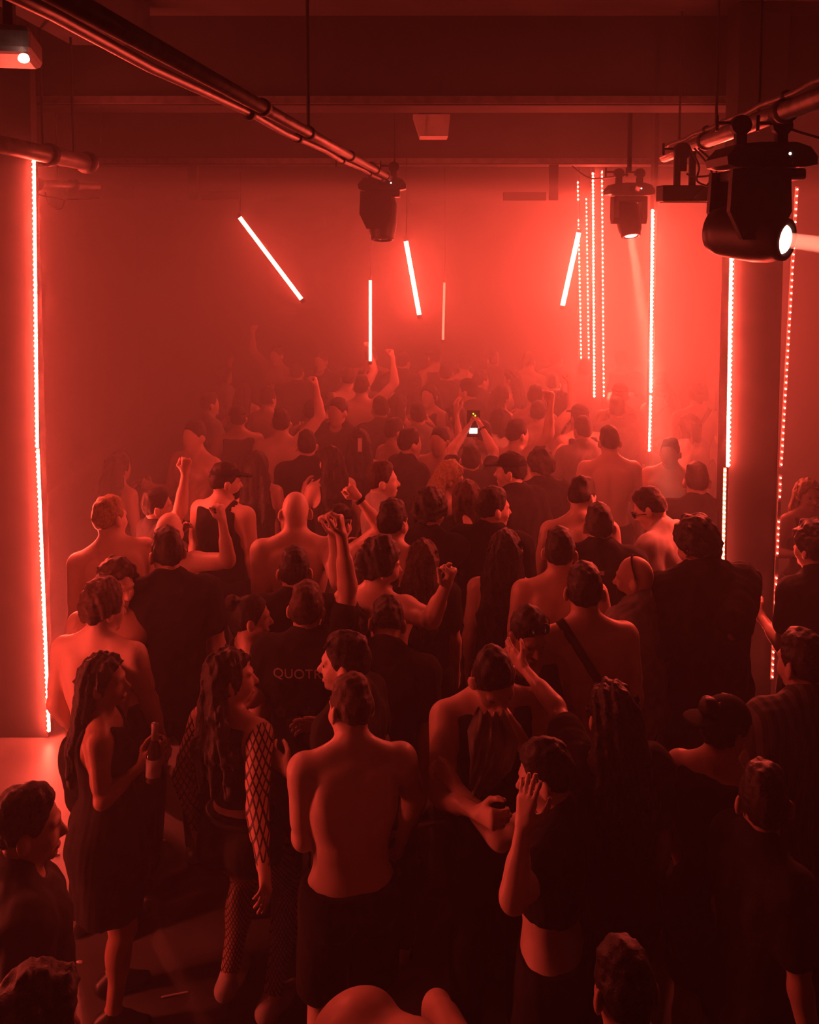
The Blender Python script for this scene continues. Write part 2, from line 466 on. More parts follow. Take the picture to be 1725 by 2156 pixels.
M['stubble'] = mat('shaved_scalp', (.34, .21, .16), .5, .3, noise=(200, (.25, .15, .11), .4, .6), bump=(300, .3, .001))
M['black_cloth'] = mat('black_cotton', (.016, .015, .015), .85, .15, noise=(18, (.024, .022, .022), .4, .65), bump=(90, .25, .003))
M['char_cloth'] = mat('charcoal_cotton', (.045, .042, .042), .85, .15, noise=(18, (.06, .056, .055), .4, .65), bump=(90, .25, .003))
M['grey_cloth'] = mat('grey_cotton', (.26, .24, .23), .85, .15, noise=(18, (.20, .185, .18), .4, .65), bump=(90, .25, .003))
M['pale_cloth'] = mat('pale_cotton', (.50, .46, .43), .85, .15, noise=(18, (.43, .39, .36), .4, .65), bump=(90, .25, .003))
M['denim'] = mat('dark_denim', (.035, .036, .042), .8, .2, noise=(25, (.05, .05, .056), .4, .65), bump=(120, .3, .003))
M['leather'] = mat('black_leather', (.014, .013, .013), .4, .5, noise=(25, (.02, .019, .019), .4, .65), bump=(140, .2, .002))
M['white_rubber'] = mat('white_rubber', (.62, .58, .55), .6, .3, noise=(18, (.52, .48, .45), .4, .65))
M['eye'] = mat('eye', (.10, .08, .075), .15, .6, noise=(30, (.07, .06, .055), .45, .6))
def lattice(name, base, line, k, wd):
    """net stocking: thin dark diagonal threads over skin"""
    m = bpy.data.materials.new(name); m.use_nodes = True
    nt = m.node_tree; b = nt.nodes['Principled BSDF']; b.inputs['Roughness'].default_value = .5
    tc = nt.nodes.new('ShaderNodeTexCoord'); outs = []
    for v in ((1.0, .6, .62), (-1.0, -.6, .62)):
        dp = nt.nodes.new('ShaderNodeVectorMath'); dp.operation = 'DOT_PRODUCT'; dp.inputs[1].default_value = [q * k for q in v]
        nt.links.new(tc.outputs['Object'], dp.inputs[0])
        fr = nt.nodes.new('ShaderNodeMath'); fr.operation = 'FRACT'; nt.links.new(dp.outputs['Value'], fr.inputs[0])
        lt = nt.nodes.new('ShaderNodeMath'); lt.operation = 'LESS_THAN'; lt.inputs[1].default_value = wd
        nt.links.new(fr.outputs[0], lt.inputs[0]); outs.append(lt.outputs[0])
    mxm = nt.nodes.new('ShaderNodeMath'); mxm.operation = 'MAXIMUM'
    nt.links.new(outs[0], mxm.inputs[0]); nt.links.new(outs[1], mxm.inputs[1])
    mx = nt.nodes.new('ShaderNodeMix'); mx.data_type = 'RGBA'
    mx.inputs[6].default_value = (*base, 1); mx.inputs[7].default_value = (*line, 1)
    nt.links.new(mxm.outputs[0], mx.inputs[0]); nt.links.new(mx.outputs[2], b.inputs['Base Color'])
    return m
M['fishnet'] = lattice('fishnet_tights', (.55, .34, .26), (.02, .018, .018), 55, .26)
M['fishnet_big'] = lattice('wide_fishnet_sleeve', (.60, .37, .29), (.014, .013, .013), 34, .28)
def striped(name, a, b, k):
    m = bpy.data.materials.new(name); m.use_nodes = True
    nt = m.node_tree; bs = nt.nodes['Principled BSDF']; bs.inputs['Roughness'].default_value = .85
    tc = nt.nodes.new('ShaderNodeTexCoord'); wv = nt.nodes.new('ShaderNodeTexWave'); wv.bands_direction = 'X'
    wv.inputs['Scale'].default_value = k
    rp = nt.nodes.new('ShaderNodeMapRange'); rp.inputs['From Min'].default_value = .45; rp.inputs['From Max'].default_value = .55
    mx = nt.nodes.new('ShaderNodeMix'); mx.data_type = 'RGBA'; mx.inputs[6].default_value = (*a, 1); mx.inputs[7].default_value = (*b, 1)
    nt.links.new(tc.outputs['Object'], wv.inputs['Vector']); nt.links.new(wv.outputs['Fac'], rp.inputs['Value'])
    nt.links.new(rp.outputs['Result'], mx.inputs[0]); nt.links.new(mx.outputs[2], bs.inputs['Base Color'])
    return m
M['striped'] = striped('striped_shirt', (.05, .045, .045), (.13, .12, .115), 8.0)

# ------------------------------------------------------------------ the figure
ARMS = {   # for the right arm; x is mirrored for the left: (upper arm direction, forearm direction)
    'down': ((.16, -.02, -1), (.04, .22, -1)),
    'loose': ((.30, -.10, -1), (.05, .45, -.9)),
    'bent': ((.28, -.12, -1), (-.35, .9, .25)),
    'chest': ((.35, .25, -.9), (-.45, .55, .75)),
    'up': ((.55, .25, .65), (-.15, .2, 1)),
    'high': ((.3, .2, 1), (-.05, .15, 1)),
    'fist': ((.75, .45, .1), (-.05, .25, 1)),
    'hip': ((.65, -.35, -.75), (-.8, .35, -.35)),
    'out': ((.9, .3, -.15), (.5, .8, .2)),
    'face': ((.3, .6, -.5), (-.35, .15, 1)),
    'phone': ((.35, .75, .5), (-.2, .45, 1)),
    'drink': ((.3, .1, -1), (-.1, 1, .45)),
}
WARN = []
class Fig: pass

def person(u, v, H=1.76, d=None, turn=0, sex='m', skin='skin', bulk=1.0, lean=(0, 0), twist=0, head=(0, 0, 0), drop=0.0,
           L='down', Rr='down', hl='relaxed', hr='relaxed', pl=None, pr=None, feet=None, hair='short', hcol='hair_dark', beard=False,
           top=None, bottom='jeans', shoes=True, h=None, label='', group=None, tcol='black_cloth', bcol='black_cloth',
           eyes=False, cap=None, strap=None, necklace=False, glasses=None, wristband=None, vlift=0.0, extra=None, name='person', tights=None):
    f = Fig(); fem = sex == 'f'
    # ---- skeleton in its own metres (1.76 m tall), facing +y
    piv = V(0, 0, 1.02)
    La, Ls = R(lean[0]), R(lean[1])
    Rc = rotz(-R(twist)) @ roty(Ls) @ rotx(-La)
    Rm = rotz(-R(twist) / 2) @ roty(Ls / 2) @ rotx(-La / 2)
    dz = V(0, 0, -drop)
    back = V(0, -math.sin(max(La, 0)) * .12 * (1 if drop == 0 else 1), 0)       # hips go back as the chest goes forward
    def pel(*p): return V(*p) + dz + back
    def mid(*p): return Rm @ (V(*p) - piv) + piv + dz + back
    def chs(*p): return Rc @ (V(*p) - piv) + piv + dz + back
    npv = V(0, -.005, 1.555)
    Rh = Rc @ rotz(-R(head[0])) @ roty(R(head[2])) @ rotx(-R(head[1]))
    def hed(*p): return Rh @ (V(*p) - npv) + chs(*npv)
    topz = hed(0, .005, 1.772)
    a = R(turn); RW = rotz(-a)                       # figure -> room
    # ---- where it stands
    rr = ray(u, v); slope = rr.z / rr.y
    if d is None:
        sc = H / 1.76
        Yh = (topz[2] * sc + vlift - HC) / slope
    else:
        Yh = d; sc = (HC + slope * d - vlift) / topz[2]
    if not .88 <= sc <= 1.12: WARN.append(('scale', round(sc, 3), u, v, label))
    hp = at(u, v, Yh)
    base = V(hp.x, hp.y, 0) - RW @ (V(topz[0], topz[1], 0) * sc); base[2] = vlift
    f.base, f.sc, f.Y = base, sc, Yh
    ppm = FPX / (Yh * math.cos(PITCH) + (HC - hp.z) * math.sin(PITCH))
    if h is None: h = min(max(3.1 / ppm, .0062), .018)
    h = h / sc
    def to_local(p): return (RW.T @ (V(*p) - base)) / sc
    def to_room(p): return RW @ (np.asarray(p) * sc) + base
    f.to_room = to_room; f.to_local = to_local
    sw = (.160 if fem else .186) * (bulk ** .5)
    # ---- arms
    arms = {}
    for side, spec in ((1, Rr), (-1, L)):
        if isinstance(spec, str): spec = ('dir',) + ARMS[spec]
        S = chs(side * sw, -.01, 1.44)
        def px(S0, uu, vv, sgn, Ln):
            S0w = to_room(S0); q = at(uu, vv, S0w[1])
            dd = V(q.x, 0, q.z) - V(S0w[0], 0, S0w[2]); l = np.linalg.norm(dd) / sc
            if l < Ln: dd = dd / sc + V(0, sgn * math.sqrt(Ln * Ln - l * l), 0)
            return RW.T @ unit(dd)
        L1, L2 = .285, .255
        if spec[0] == 'px':
            e_dir = px(S, *spec[1], L1)
            up = e_dir[2]
        else:
            e_dir = unit(V(spec[1][0] * side, spec[1][1], spec[1][2])); e_dir = unit(Rc @ e_dir) if spec[0] == 'dir' else e_dir
            up = e_dir[2]
        if up > -.2:                                  # the shoulder rises with the arm
            S = S + Rc @ V(-side * .022, 0, .045 * min(1, up + .2))
        if spec[0] == 'px':
            E = S + px(S, *spec[1], L1) * L1
            W = E + px(E, *spec[2], L2) * L2
        else:
            E = S + e_dir * L1
            W = E + unit(Rc @ V(spec[2][0] * side, spec[2][1], spec[2][2])) * L2
        arms[side] = (S, E, W)
    f.arms = arms
    # ---- legs
    legs = {}
    ft = feet or ((-.12, 0.0, 8), (.12, .02, 8))
    for side in (-1, 1):
        fx, fy, toe = ft[0 if side < 0 else 1][:3]
        Hj = pel(side * .092, 0, .93)
        A = V(fx, fy, .082)
        dv = A - Hj; D = np.linalg.norm(dv); l1, l2 = .435, .425
        if D > (l1 + l2) * .999: A = Hj + dv / D * (l1 + l2) * .999; dv = A - Hj; D = np.linalg.norm(dv)
        ca = (l1 * l1 + D * D - l2 * l2) / (2 * l1 * D)
        th = R(toe) * side
        kf = V(math.sin(th), math.cos(th), .15); ax = unit(dv); kf = unit(kf - ax * (kf @ ax))
        K = Hj + ax * l1 * ca + kf * l1 * math.sqrt(max(0, 1 - ca * ca))
        legs[side] = (Hj, K, A, V(math.sin(th), math.cos(th), 0))
    # ---- body shapes: (shape, blend)
    B = {}
    bk = bulk; w_ = .88 if fem else 1.0
    B['torso'] = [(Ell(mid(0, .005, 1.12), V(.138 * w_ * bk, .104 * bk, .17), Rm), .06),
        (Ell(chs(0, 0, 1.28), V(.158 * w_ * bk, .112 * bk, .185), Rc), .06),
        (Ell(chs(0, -.01, 1.395), V(.160 * w_, .09 * bk, .095), Rc), .05)]
    B['pelvis'] = [(Ell(pel(0, 0, .97), V((.172 if fem else .160) * bk, .115 * bk, .12)), .06)]
    for s in (-1, 1):
        B['pelvis'].append((Ell(pel(s * .076, -.045 if not fem else -.065, .90), V(.084, .080 if not fem else .092, .10)), .05))
        B['torso'] += [(Ell(chs(s * .098 * w_, -.03, 1.31), V(.07 * bk, .07 * bk, .13), Rc), .05),
            (Ell(chs(s * .085 * w_, -.082, 1.36), V(.062, .03, .078), Rc @ roty(s * .2)), .03),
            (Cone(chs(s * .06, -.012, 1.435), arms[s][0], .058 * bk ** .5, .054 * bk ** .5), .05),
            (Cone(chs(s * .025, -.025, 1.535), chs(s * sw * .8, -.02, 1.462), .040, .032), .045)]
        if fem: B['torso'].append((Ell(chs(s * .072, .088, 1.30), V(.062, .062, .066), Rc), .03))
        else: B['torso'].append((Ell(chs(s * .078, .062, 1.352), V(.088, .044, .055), Rc @ roty(s * -.15)), .06))
    am = .84 if fem else 1.0 * bk ** .5
    B['uarm'] = []; B['farm'] = []; B['hand'] = []; B['thigh'] = []; B['calf'] = []; B['foot'] = []
    for s in (-1, 1):
        S, E, W = arms[s]
        ud = unit(E - S); fd = unit(W - E)
        B['uarm'] += [(Ell(S + ud * .02, V(.058, .058, .066) * am), .04), (Cone(S, E, .050 * am, .039 * am), .04),
                      (Cone(S + ud * .08, S + ud * .2, .047 * am, .045 * am), .04)]
        B['farm'] += [(Cone(E, W, .039 * am, .026 * am), .03), (Cone(E + fd * .03, E + fd * .12, .041 * am, .035 * am), .03)]
        Hj, K, A, td = legs[s]
        B['thigh'] += [(Cone(Hj, K, .088 * (bk ** .5), .056), .05), (Cone(Hj + (K - Hj) * .1, Hj + (K - Hj) * .55, .09 * bk ** .5, .078 * bk ** .5), .05)]
        sd = unit(A - K)
        B['calf'] += [(Cone(K, A, .052, .036), .04), (Ell(K + sd * .14 - td * .018, V(.05, .052, .105), rotx(0)), .04)]
        g = A - V(0, 0, .082 - .038)
        B['foot'] += [(Cone(g - td * .045, g + td * .06, .038, .036), .03), (Cone(g + td * .05, g + td * .15 - V(0, 0, .012), .036, .024), .03),
                      (Cone(A, g - td * .03, .036, .036), .03)]
        # hand
        pose = hr if s > 0 else hl
        n0 = pr if s > 0 else pl
        n_ = RW.T @ V(*n0) if n0 is not None else (Rc @ V(-s, .15, 0) if abs(fd[0]) < .8 else V(0, 0, -1))
        n_ = unit(n_ - fd * (n_ @ fd)); sd_ = np.cross(fd, n_) * s
        curl = {'relaxed': .38, 'fist': 1.35, 'grip': .95, 'flat': .08, 'point': .3}[pose]
        rmin = h * .82
        for i, (o, fl, fr_) in enumerate(((.027, .074, .0088), (.009, .083, .009), (-.009, .077, .0088), (-.026, .06, .0078))):
            kn = W + fd * (.090 - .004 * abs(i - 1)) + sd_ * o
            B['hand'].append((Cone(W + fd * .01 + sd_ * o * .5, kn, .0145, .0125), .018))
            dd = fd; p = kn; c = curl * (1.0 + .12 * (i - 1)); sp = sd_ * (.10 * (1.5 - i)) * (1 if pose in ('relaxed', 'flat') else .2)
            for seg in (.5, .3, .2):
                dd = unit(dd * math.cos(c) + n_ * math.sin(c) + sp * .5); nn = unit(n_ - dd * (n_ @ dd))
                q = p + dd * fl * seg
                B['hand'].append((Cone(p, q, max(fr_, rmin), max(fr_ * .9, rmin)), .004)); p = q
                # keep bending in the same plane
                n_b = unit(nn); c = curl
                n_keep = n_; n_ = n_b
            n_ = unit(RW.T @ V(*n0) if n0 is not None else (Rc @ V(-s, .15, 0) if abs(fd[0]) < .8 else V(0, 0, -1)))
            n_ = unit(n_ - fd * (n_ @ fd))
        tb = W + fd * .022 + sd_ * .022
        t1 = tb + unit(fd * .62 + sd_ * .7 + n_ * .35) * .046
        t2 = t1 + unit(fd * .85 + sd_ * (.2 if pose != 'fist' else -.4) + n_ * (.35 if pose != 'fist' else .8)) * .034
        t3 = t2 + unit(fd * .9 + n_ * (.35 if pose != 'fist' else .6) - sd_ * .05) * .026
        B['hand'] += [(Cone(tb, t1, .016, max(.0115, rmin)), .012), (Cone(t1, t2, max(.0108, rmin), max(.0098, rmin)), .004), (Cone(t2, t3, max(.0096, rmin), max(.008, rmin)), .004)]
    f.hands = {s: arms[s][2] + unit(arms[s][2] - arms[s][1]) * .075 for s in (-1, 1)}
    nk = .84 if fem else 1.0
    B['neck'] = [(Cone(chs(0, -.015, 1.455), hed(0, .0, 1.585), .060 * nk, .054 * nk), .04)]
    jw = .93 if fem else 1.0
    fine = h < .0125
    B['head'] = [(Ell(hed(0, .003, 1.662), V(.074, .094, .100), Rh), .03), (Ell(hed(0, .040, 1.605), V(.057 * jw, .062, .074), Rh), .035),
                 (Ell(hed(0, .083, 1.549), V(.022 * jw, .018, .018), Rh), .02)]
    if fine:
        B['head'] += [(Cone(hed(0, .096, 1.652), hed(0, .120, 1.614), .008, .0125), .012), (Ell(hed(0, .106, 1.609), V(.017, .011, .009), Rh), .008),
                      (Ell(hed(0, .1, 1.574), V(.023, .010, .0085), Rh), .008)]
        for s in (-1, 1):
            B['head'] += [(Cone(hed(s * .044, .082, 1.666), hed(s * .012, .096, 1.668), .0105, .0105), .012), (Ell(hed(s * .038, .066, 1.612), V(.026, .026, .026), Rh), .02)]
    for s in (-1, 1):
        B['head'].append((Ell(hed(s * .083, -.002, 1.633), V(.013, .024, .035), Rh @ rotx(.15) @ rotz(s * .45)), .006))
    f.B, f.hed, f.chs, f.pel, f.mid, f.Rh, f.Rc = B, hed, chs, pel, mid, Rh, Rc
    pr_ = [p for k in ('pelvis', 'torso', 'thigh', 'calf', 'foot', 'uarm', 'farm', 'neck', 'head', 'hand') for p in B[k]]
    F = Field([p for p, _ in pr_], h)
    # limbs that pass close to each other must not melt together: each limb gets its own field
    for k in ('pelvis', 'torso', 'neck'):
        for p, kk in B[k]: F.add(p, kk)
    for s in (-1, 1):
        chain = [q for k in ('thigh', 'calf', 'foot') for q in B[k][(0 if s < 0 else len(B[k]) // 2):(len(B[k]) // 2 if s < 0 else None)]]
        G = Field([p for p, _ in chain], h)
        for p, kk in chain: G.add(p, kk)
        merge(F, G, .025)
    f.head_field = None
    for p, kk in B['head']: F.add(p, kk)
    for s in (-1, 1):
        chain = [q for k in ('uarm', 'farm', 'hand') for q in B[k][(0 if s < 0 else len(B[k]) // 2):(len(B[k]) // 2 if s < 0 else None)]]
        G = Field([p for p, _ in chain], h)
        for p, kk in chain: G.add(p, kk)
        merge(F, G, .02)
    if fine:
        for s in (-1, 1): F.cut(Ell(hed(s * .031, .106, 1.645), V(.019, .017, .011), Rh), .008)
        F.cut(Cone(hed(-.02, .112, 1.5735), hed(.02, .112, 1.5735), .0026, .0026), .004)
        if (not fem or top is None) and abs(lean[0]) < 40:
            F.cut(Cone(mid(0, -.135, 1.05), chs(0, -.128, 1.42), .010, .012), .045)
    f.F = F
    wpos = tuple(base); rz = -a
    body = link(name, F.mesh(name, M[skin]))
    body.location = wpos; body.rotation_euler = (0, 0, rz); body.scale = (1, 1, 1)
    sc_mesh(body.data, sc)
    tag(body, label, 'person', group); f.body = body
    def part(nm, fld, m, lab=None):
        if isinstance(fld, Field): me = fld.mesh(nm, M[m] if isinstance(m, str) else m)
        else: me = fld
        if me is None: return None
        sc_mesh(me, sc)
        o = bpy.data.objects.new(nm, me); COL.objects.link(o); o.parent = body
        if lab: o['label'] = lab
        return o
    f.part, f.h = part, h
    # ---- hair
    make_hair(f, hair, hcol, h)
    if beard:
        fl = Field([Ell(hed(0, .04, 1.59), V(.07, .08, .08))], h)
        fl.add(Ell(hed(0, .042, 1.598), V(.063 * jw, .069, .078), Rh), .01).add(Ell(hed(0, .088, 1.548), V(.026, .024, .026), Rh), .02)
        fl.clip(hed(0, .06, 1.592), Rh @ V(0, -.25, 1)).clip(hed(0, .005, 1.6), Rh @ V(0, -1, 0))
        fl.wob(.002, 120, 3); part('beard', fl, hcol)
    if eyes:
        for s in (-1, 1):
            fl = Field([Ell(hed(s * .031, .0845, 1.645), V(.0135, .0135, .0125))], min(h, .004)); fl.add(Ell(hed(s * .031, .0845, 1.645), V(.0125, .0125, .0115)), .001); part('eye', fl, 'eye')
    if cap: make_cap(f, cap, h)
    if glasses == 'head': make_glasses(f, True)
    elif glasses == 'face': make_glasses(f, False)
    # ---- clothes
    if top: make_top(f, top, tcol, h, fem)
    if tights: make_bottom(f, 'tights', tights, h, legs, fem)
    if bottom: make_bottom(f, bottom, bcol, h, legs, fem)
    if shoes and legs:
        for s in (-1, 1):
            q = B['foot'][(0 if s < 0 else 3):(3 if s < 0 else 6)]
            fl = Field([p.grow(.012) for p, _ in q], h)
            for p, kk in q: fl.add(p.grow(.010), .025)
            Hj, K, A, td = legs[s]
            fl.clip(A + V(0, 0, .03), (0, 0, 1)).clip((0, 0, .003), (0, 0, -1)); part('shoe', fl, shoes if isinstance(shoes, str) else 'leather')
    if strap:
        make_strap(f, strap)
    if necklace:
        mb = MB(); pts = [Vector(chs(*p)) for p in ring((0, .0, 1.505), .078, .074, .35)]
        mb.path(pts, .0028, 5); me_obj(f, mb, 'necklace', M['black_metal'])
    if wristband is not None:
        for s in ([wristband] if isinstance(wristband, int) else wristband):
            S, E, W = arms[s]; fd = unit(W - E); mb = MB()
            mb.tube(W - fd * .028, W - fd * .005, .034 * am, n=18); me_obj(f, mb, 'wristband', M['black_cloth'])
    if extra: extra(f)
    return f

def merge(F, G, k):
    o = np.round((G.lo - F.lo) / F.h).astype(int)
    # resample G on F's lattice: shift G's primitives' field by rounding (lattices differ by less than a voxel)
    lo = np.maximum(o, 0); hi = np.minimum(o + G.n, F.n)
    q = tuple(slice(a, b) for a, b in zip(lo, hi)); g = tuple(slice(a - c, b - c) for a, b, c in zip(lo, hi, o))
    a = F.F[q]; b = G.F[g]
    t = np.clip(.5 + .5 * (b - a) / k, 0, 1)
    F.F[q] = b * (1 - t) + a * t - k * t * (1 - t)
def sc_mesh(me, sc):
    if abs(sc - 1) < 1e-6: return
    n = len(me.vertices); co = np.empty(n * 3, np.float32); me.vertices.foreach_get('co', co); me.vertices.foreach_set('co', co * sc); me.update()
def ring(c, rx, ry, sag, n=28):
    return [(c[0] + rx * math.sin(t), c[1] + ry * math.cos(t), c[2] - sag * ry * math.cos(t)) for t in [2 * math.pi * i / n for i in range(n + 1)]]
def me_obj(f, mb, nm, m, smooth=True, lab=None):
    bmesh.ops.recalc_face_normals(mb.bm, faces=mb.bm.faces[:])
    me = bpy.data.meshes.new(nm); mb.bm.to_mesh(me); mb.bm.free(); me.materials.append(m)
    if smooth:
        for p in me.polygons: p.use_smooth = True
    return f.part(nm, me, None, lab)

def make_hair(f, hair, hcol, h):
    hed, Rh, chs = f.hed, f.Rh, f.chs
    if hair == 'bald': return
    g = {'buzz': .005, 'short': .010, 'crop': .008, 'curly': .032, 'bob': .022, 'long': .018, 'bun': .012, 'wild': .03, 'fade': .006}[hair]
    sk = Ell(hed(0, -.002, 1.665), V(.075 + (g if g > .015 else g * .55), .094 + g, .099 + g), Rh)
    ps = [sk]
    if hair in ('short', 'crop', 'fade', 'wild'): ps.append(Ell(hed(0, -.002, 1.735), V(.066, .086, .050 if hair != 'wild' else .066), Rh))
    if hair == 'bun': ps.append(Ell(hed(0, -.10, 1.74), V(.042, .042, .042), Rh))
    hang = []
    if hair == 'bob':
        for s in (-1, 1):
            hang += [Cone(hed(s * .062, -.03, 1.66), hed(s * .074, -.02, 1.545), .04, .03), Cone(hed(s * .03, -.075, 1.66), hed(s * .04, -.075, 1.53), .045, .035)]
    if hair in ('long', 'curlong'):
        for s in (-1, 0, 1):
            p0, p1 = hed(s * .055, -.055 if s else -.08, 1.65), hed(s * .075, -.075 - .02 * (s == 0), 1.53)
            p2 = chs(s * .085, -.125, 1.38); p3 = chs(s * .07, -.15, 1.20)
            hang += [Cone(p0, p1, .045, .042), Cone(p1, p2, .042, .038), Cone(p2, p3, .038, .016)]
    F = Field(ps + hang, h, .045)
    for p in ps: F.add(p, .015)
    shortish = hair in ('short', 'crop', 'fade', 'buzz', 'wild', 'curly')
    F.wob(.0035, 60, 9)
    F.clip(hed(0, .079, 1.714), Rh @ V(0, .86, -.51), .008)                      # forehead and temples
    F.clip(hed(0, -.085, 1.592 if shortish else 1.57), Rh @ V(0, .38, -.925), .01)   # over the ears to the nape
    for p in hang: F.add(p, .03)
    if hair in ('bob', 'long'): F.cut(Ell(hed(0, .085, 1.60), V(.058, .06, .115), Rh), .02)
    amp = {'curly': .010, 'wild': .009, 'long': .008, 'bob': .006}.get(hair, .0022)
    F.wob(amp, {'curly': 55, 'wild': 45, 'long': 70, 'bob': 70}.get(hair, 85), 5, (1.3, 1.3, .35) if hair in ('long', 'bob') else (1, 1, 1))
    f.part('hair', F, 'stubble' if hair == 'buzz' and hcol == 'stubble' else hcol)

def make_cap(f, kind, h):
    hed, Rh = f.hed, f.Rh; s = -1 if kind == 'back' else 1
    d = Ell(hed(0, -.002, 1.675), V(.089, .108, .103), Rh)
    b = Ell(hed(0, s * .125, 1.693), V(.07, .075, .008), Rh @ rotx(-.12 * s))
    F = Field([d, b], h)
    F.add(d, .01).clip(hed(0, 0, 1.692), Rh @ V(0, -.06, -1)); F.add(b, .01)
    f.part('cap', F, 'black_cloth')

def make_glasses(f, up):
    hed = f.hed; mb = MB(); z, y = (1.742, .072) if up else (1.648, .112)
    for s in (-1, 1):
        q = Vector(hed(s * .033, y, z)); n = Vector(f.Rh @ V(0, .7 if up else 1, .7 if up else 0)).normalized()
        mb.lathe([(-.002, .024), (.003, .025), (.004, .02)], q, n, 14)
        mb.path([Vector(hed(s * .058, y - .006, z)), Vector(hed(s * .083, y - .05, z - .005)), Vector(hed(s * .084, y - .10, z - .018))], .003, 5)
    mb.path([Vector(hed(-.012, y + .003, z)), Vector(hed(.012, y + .003, z))], .003, 5)
    me_obj(f, mb, 'sunglasses', M['glass'])

def make_top(f, top, tcol, h, fem):
    B, chs, pel, mid, Rc = f.B, f.chs, f.pel, f.mid, f.Rc
    kind = top; loose = {'tee': .016, 'loose': .032, 'tank': .009, 'crop': .012, 'dress': .012, 'net': .005, 'bikini': .006, 'shirt': .024, 'jacket': .03}[kind]
    ps = [(p.grow(loose), k) for p, k in B['torso']] + [(p.grow(loose), k) for p, k in B['pelvis']]
    if kind in ('tee', 'loose', 'shirt', 'jacket'):
        ps.append((Ell(mid(0, 0, 1.13), V(.158, .128, .22) + (.02 if kind == 'loose' else 0), f.Rc), .06))
    if kind == 'dress':
        ps += [(p.grow(loose), k) for p, k in B['pelvis'][1:]] + [(Ell(pel(s * .075, .01, .72), V(.145, .165, .40)), .1) for s in (-1, 1)]
    sl = {'tee': .58, 'loose': .85, 'shirt': 1.0, 'jacket': 1.0, 'crop': .5}.get(kind, 0)
    if kind == 'net':
        for s in (-1, 1):
            S, E, W = f.arms[s]; q = B['uarm'][(0 if s < 0 else 3):(3 if s < 0 else 6)] + B['farm'][(0 if s < 0 else 2):(2 if s < 0 else 4)]
            G = Field([p.grow(.006) for p, _ in q], h)
            for p, k in q: G.add(p.grow(.006), k)
            f.part('net_sleeve', G, 'fishnet_big', 'wide-meshed net sleeve over the bare arm')
        tcol = 'black_cloth'
    for s in (-1, 1):
        S, E, W = f.arms[s]
        if sl:
            e = S + (E - S) * sl
            ps.append((Cone(S, e, .062 + loose, .056 + loose * 1.1 if sl < 1 else .047 + loose), .04))
            if kind in ('shirt', 'jacket'): ps.append((Cone(E, E + (W - E) * .93, .042 + loose * .7, .031 + loose * .6), .03))
    F = Field([p for p, _ in ps], h)
    for p, k in ps: F.add(p, k)
    hem = {'tee': .90, 'loose': .84, 'tank': .93, 'shirt': .86, 'jacket': .9, 'dress': .55}.get(kind)
    if hem: F.clip(pel(0, 0, hem), (0, 0, -1))
    else: F.clip(chs(0, 0, {'crop': 1.17, 'net': 1.10, 'bikini': 1.23}[kind]), Rc @ V(0, 0, -1))
    nr = {'tank': (.095, .10, .10), 'dress': (.10, .105, .12), 'bikini': (.13, .13, .14), 'net': (.10, .10, .09)}.get(kind, (.072, .078, .045))
    F.cut(Ell(chs(0, .02, 1.515), V(*nr), Rc), .008)
    if kind in ('tank', 'dress', 'bikini', 'net'):
        F.clip(chs(0, 0, 1.475), Rc @ V(0, 0, 1))
        for s in (-1, 1):
            F.cut(Ell(f.arms[s][0] + Rc @ V(s * .012, 0, -.03), V(.058, .13, .115), Rc), .01)
    if kind == 'bikini': F.clip(chs(0, 0, 1.36), Rc @ V(0, 0, 1))
    if kind not in ('net', 'bikini'): F.wob(.0035 if kind != 'loose' else .006, 38, 11, (1, 1, .7))
    f.part({'tee': 't_shirt', 'loose': 't_shirt', 'tank': 'tank_top', 'crop': 'crop_top', 'dress': 'dress', 'net': 'net_top', 'bikini': 'bikini_top', 'shirt': 'shirt', 'jacket': 'track_jacket'}[kind], F, tcol)

def make_bottom(f, kind, bcol, h, legs, fem):
    B, pel = f.B, f.pel
    g = {'jeans': .012, 'shorts': .022, 'hot': .016, 'tights': .007, 'skirt': .012, 'baggy': .03}[kind]
    ps = [(p.grow(min(g, .012)), k) for p, k in B['pelvis'] + B['torso'][:1]]
    for s in (-1, 1):
        Hj, K, A, td = legs[s]
        if kind == 'skirt': continue
        ht = {'shorts': .92, 'hot': .16}.get(kind)
        if ht: ps += [(Cone(Hj, Hj + (K - Hj) * ht, .094 + g, (.075 if ht > .5 else .086) + g), .04)]
        else:
            i = 0 if s < 0 else 2
            ps += [(p.grow(g), .04) for p, k in B['thigh'][i:i + 2]] + [(p.grow(g), .04) for p, k in B['calf'][i:i + 2]]
            if kind != 'tights': ps.append((Cone(K, A + V(0, 0, .01), .06 + g, .05 + g), .04))
    if kind == 'skirt': ps += [(Ell(pel(s * .075, 0, .80), V(.13, .15, .32)), .1) for s in (-1, 1)]
    F = Field([p for p, _ in ps], h)
    for p, k in ps: F.add(p, k)
    F.clip(pel(0, 0, 1.0 if kind != 'hot' else 1.06), (0, 0, 1))
    if kind == 'skirt': F.clip(pel(0, 0, .6), (0, 0, -1))
    elif kind != 'hot' and kind != 'shorts': F.clip((0, 0, .06), (0, 0, -1))
    if kind == 'shorts':
        for s in (-1, 1):
            Hj, K, A, td = legs[s]; n = unit(K - Hj); c = Hj + (K - Hj) * 1.0
            F.cut(Cone(c + n * .16, c + n * .17, .155, .155), .006)
    if kind != 'tights': F.wob(.003, 34, 4, (1, 1, .6))
    f.part({'jeans': 'trousers', 'baggy': 'trousers', 'shorts': 'shorts', 'hot': 'high_waist_shorts', 'tights': 'tights', 'skirt': 'skirt'}[kind], F, bcol)

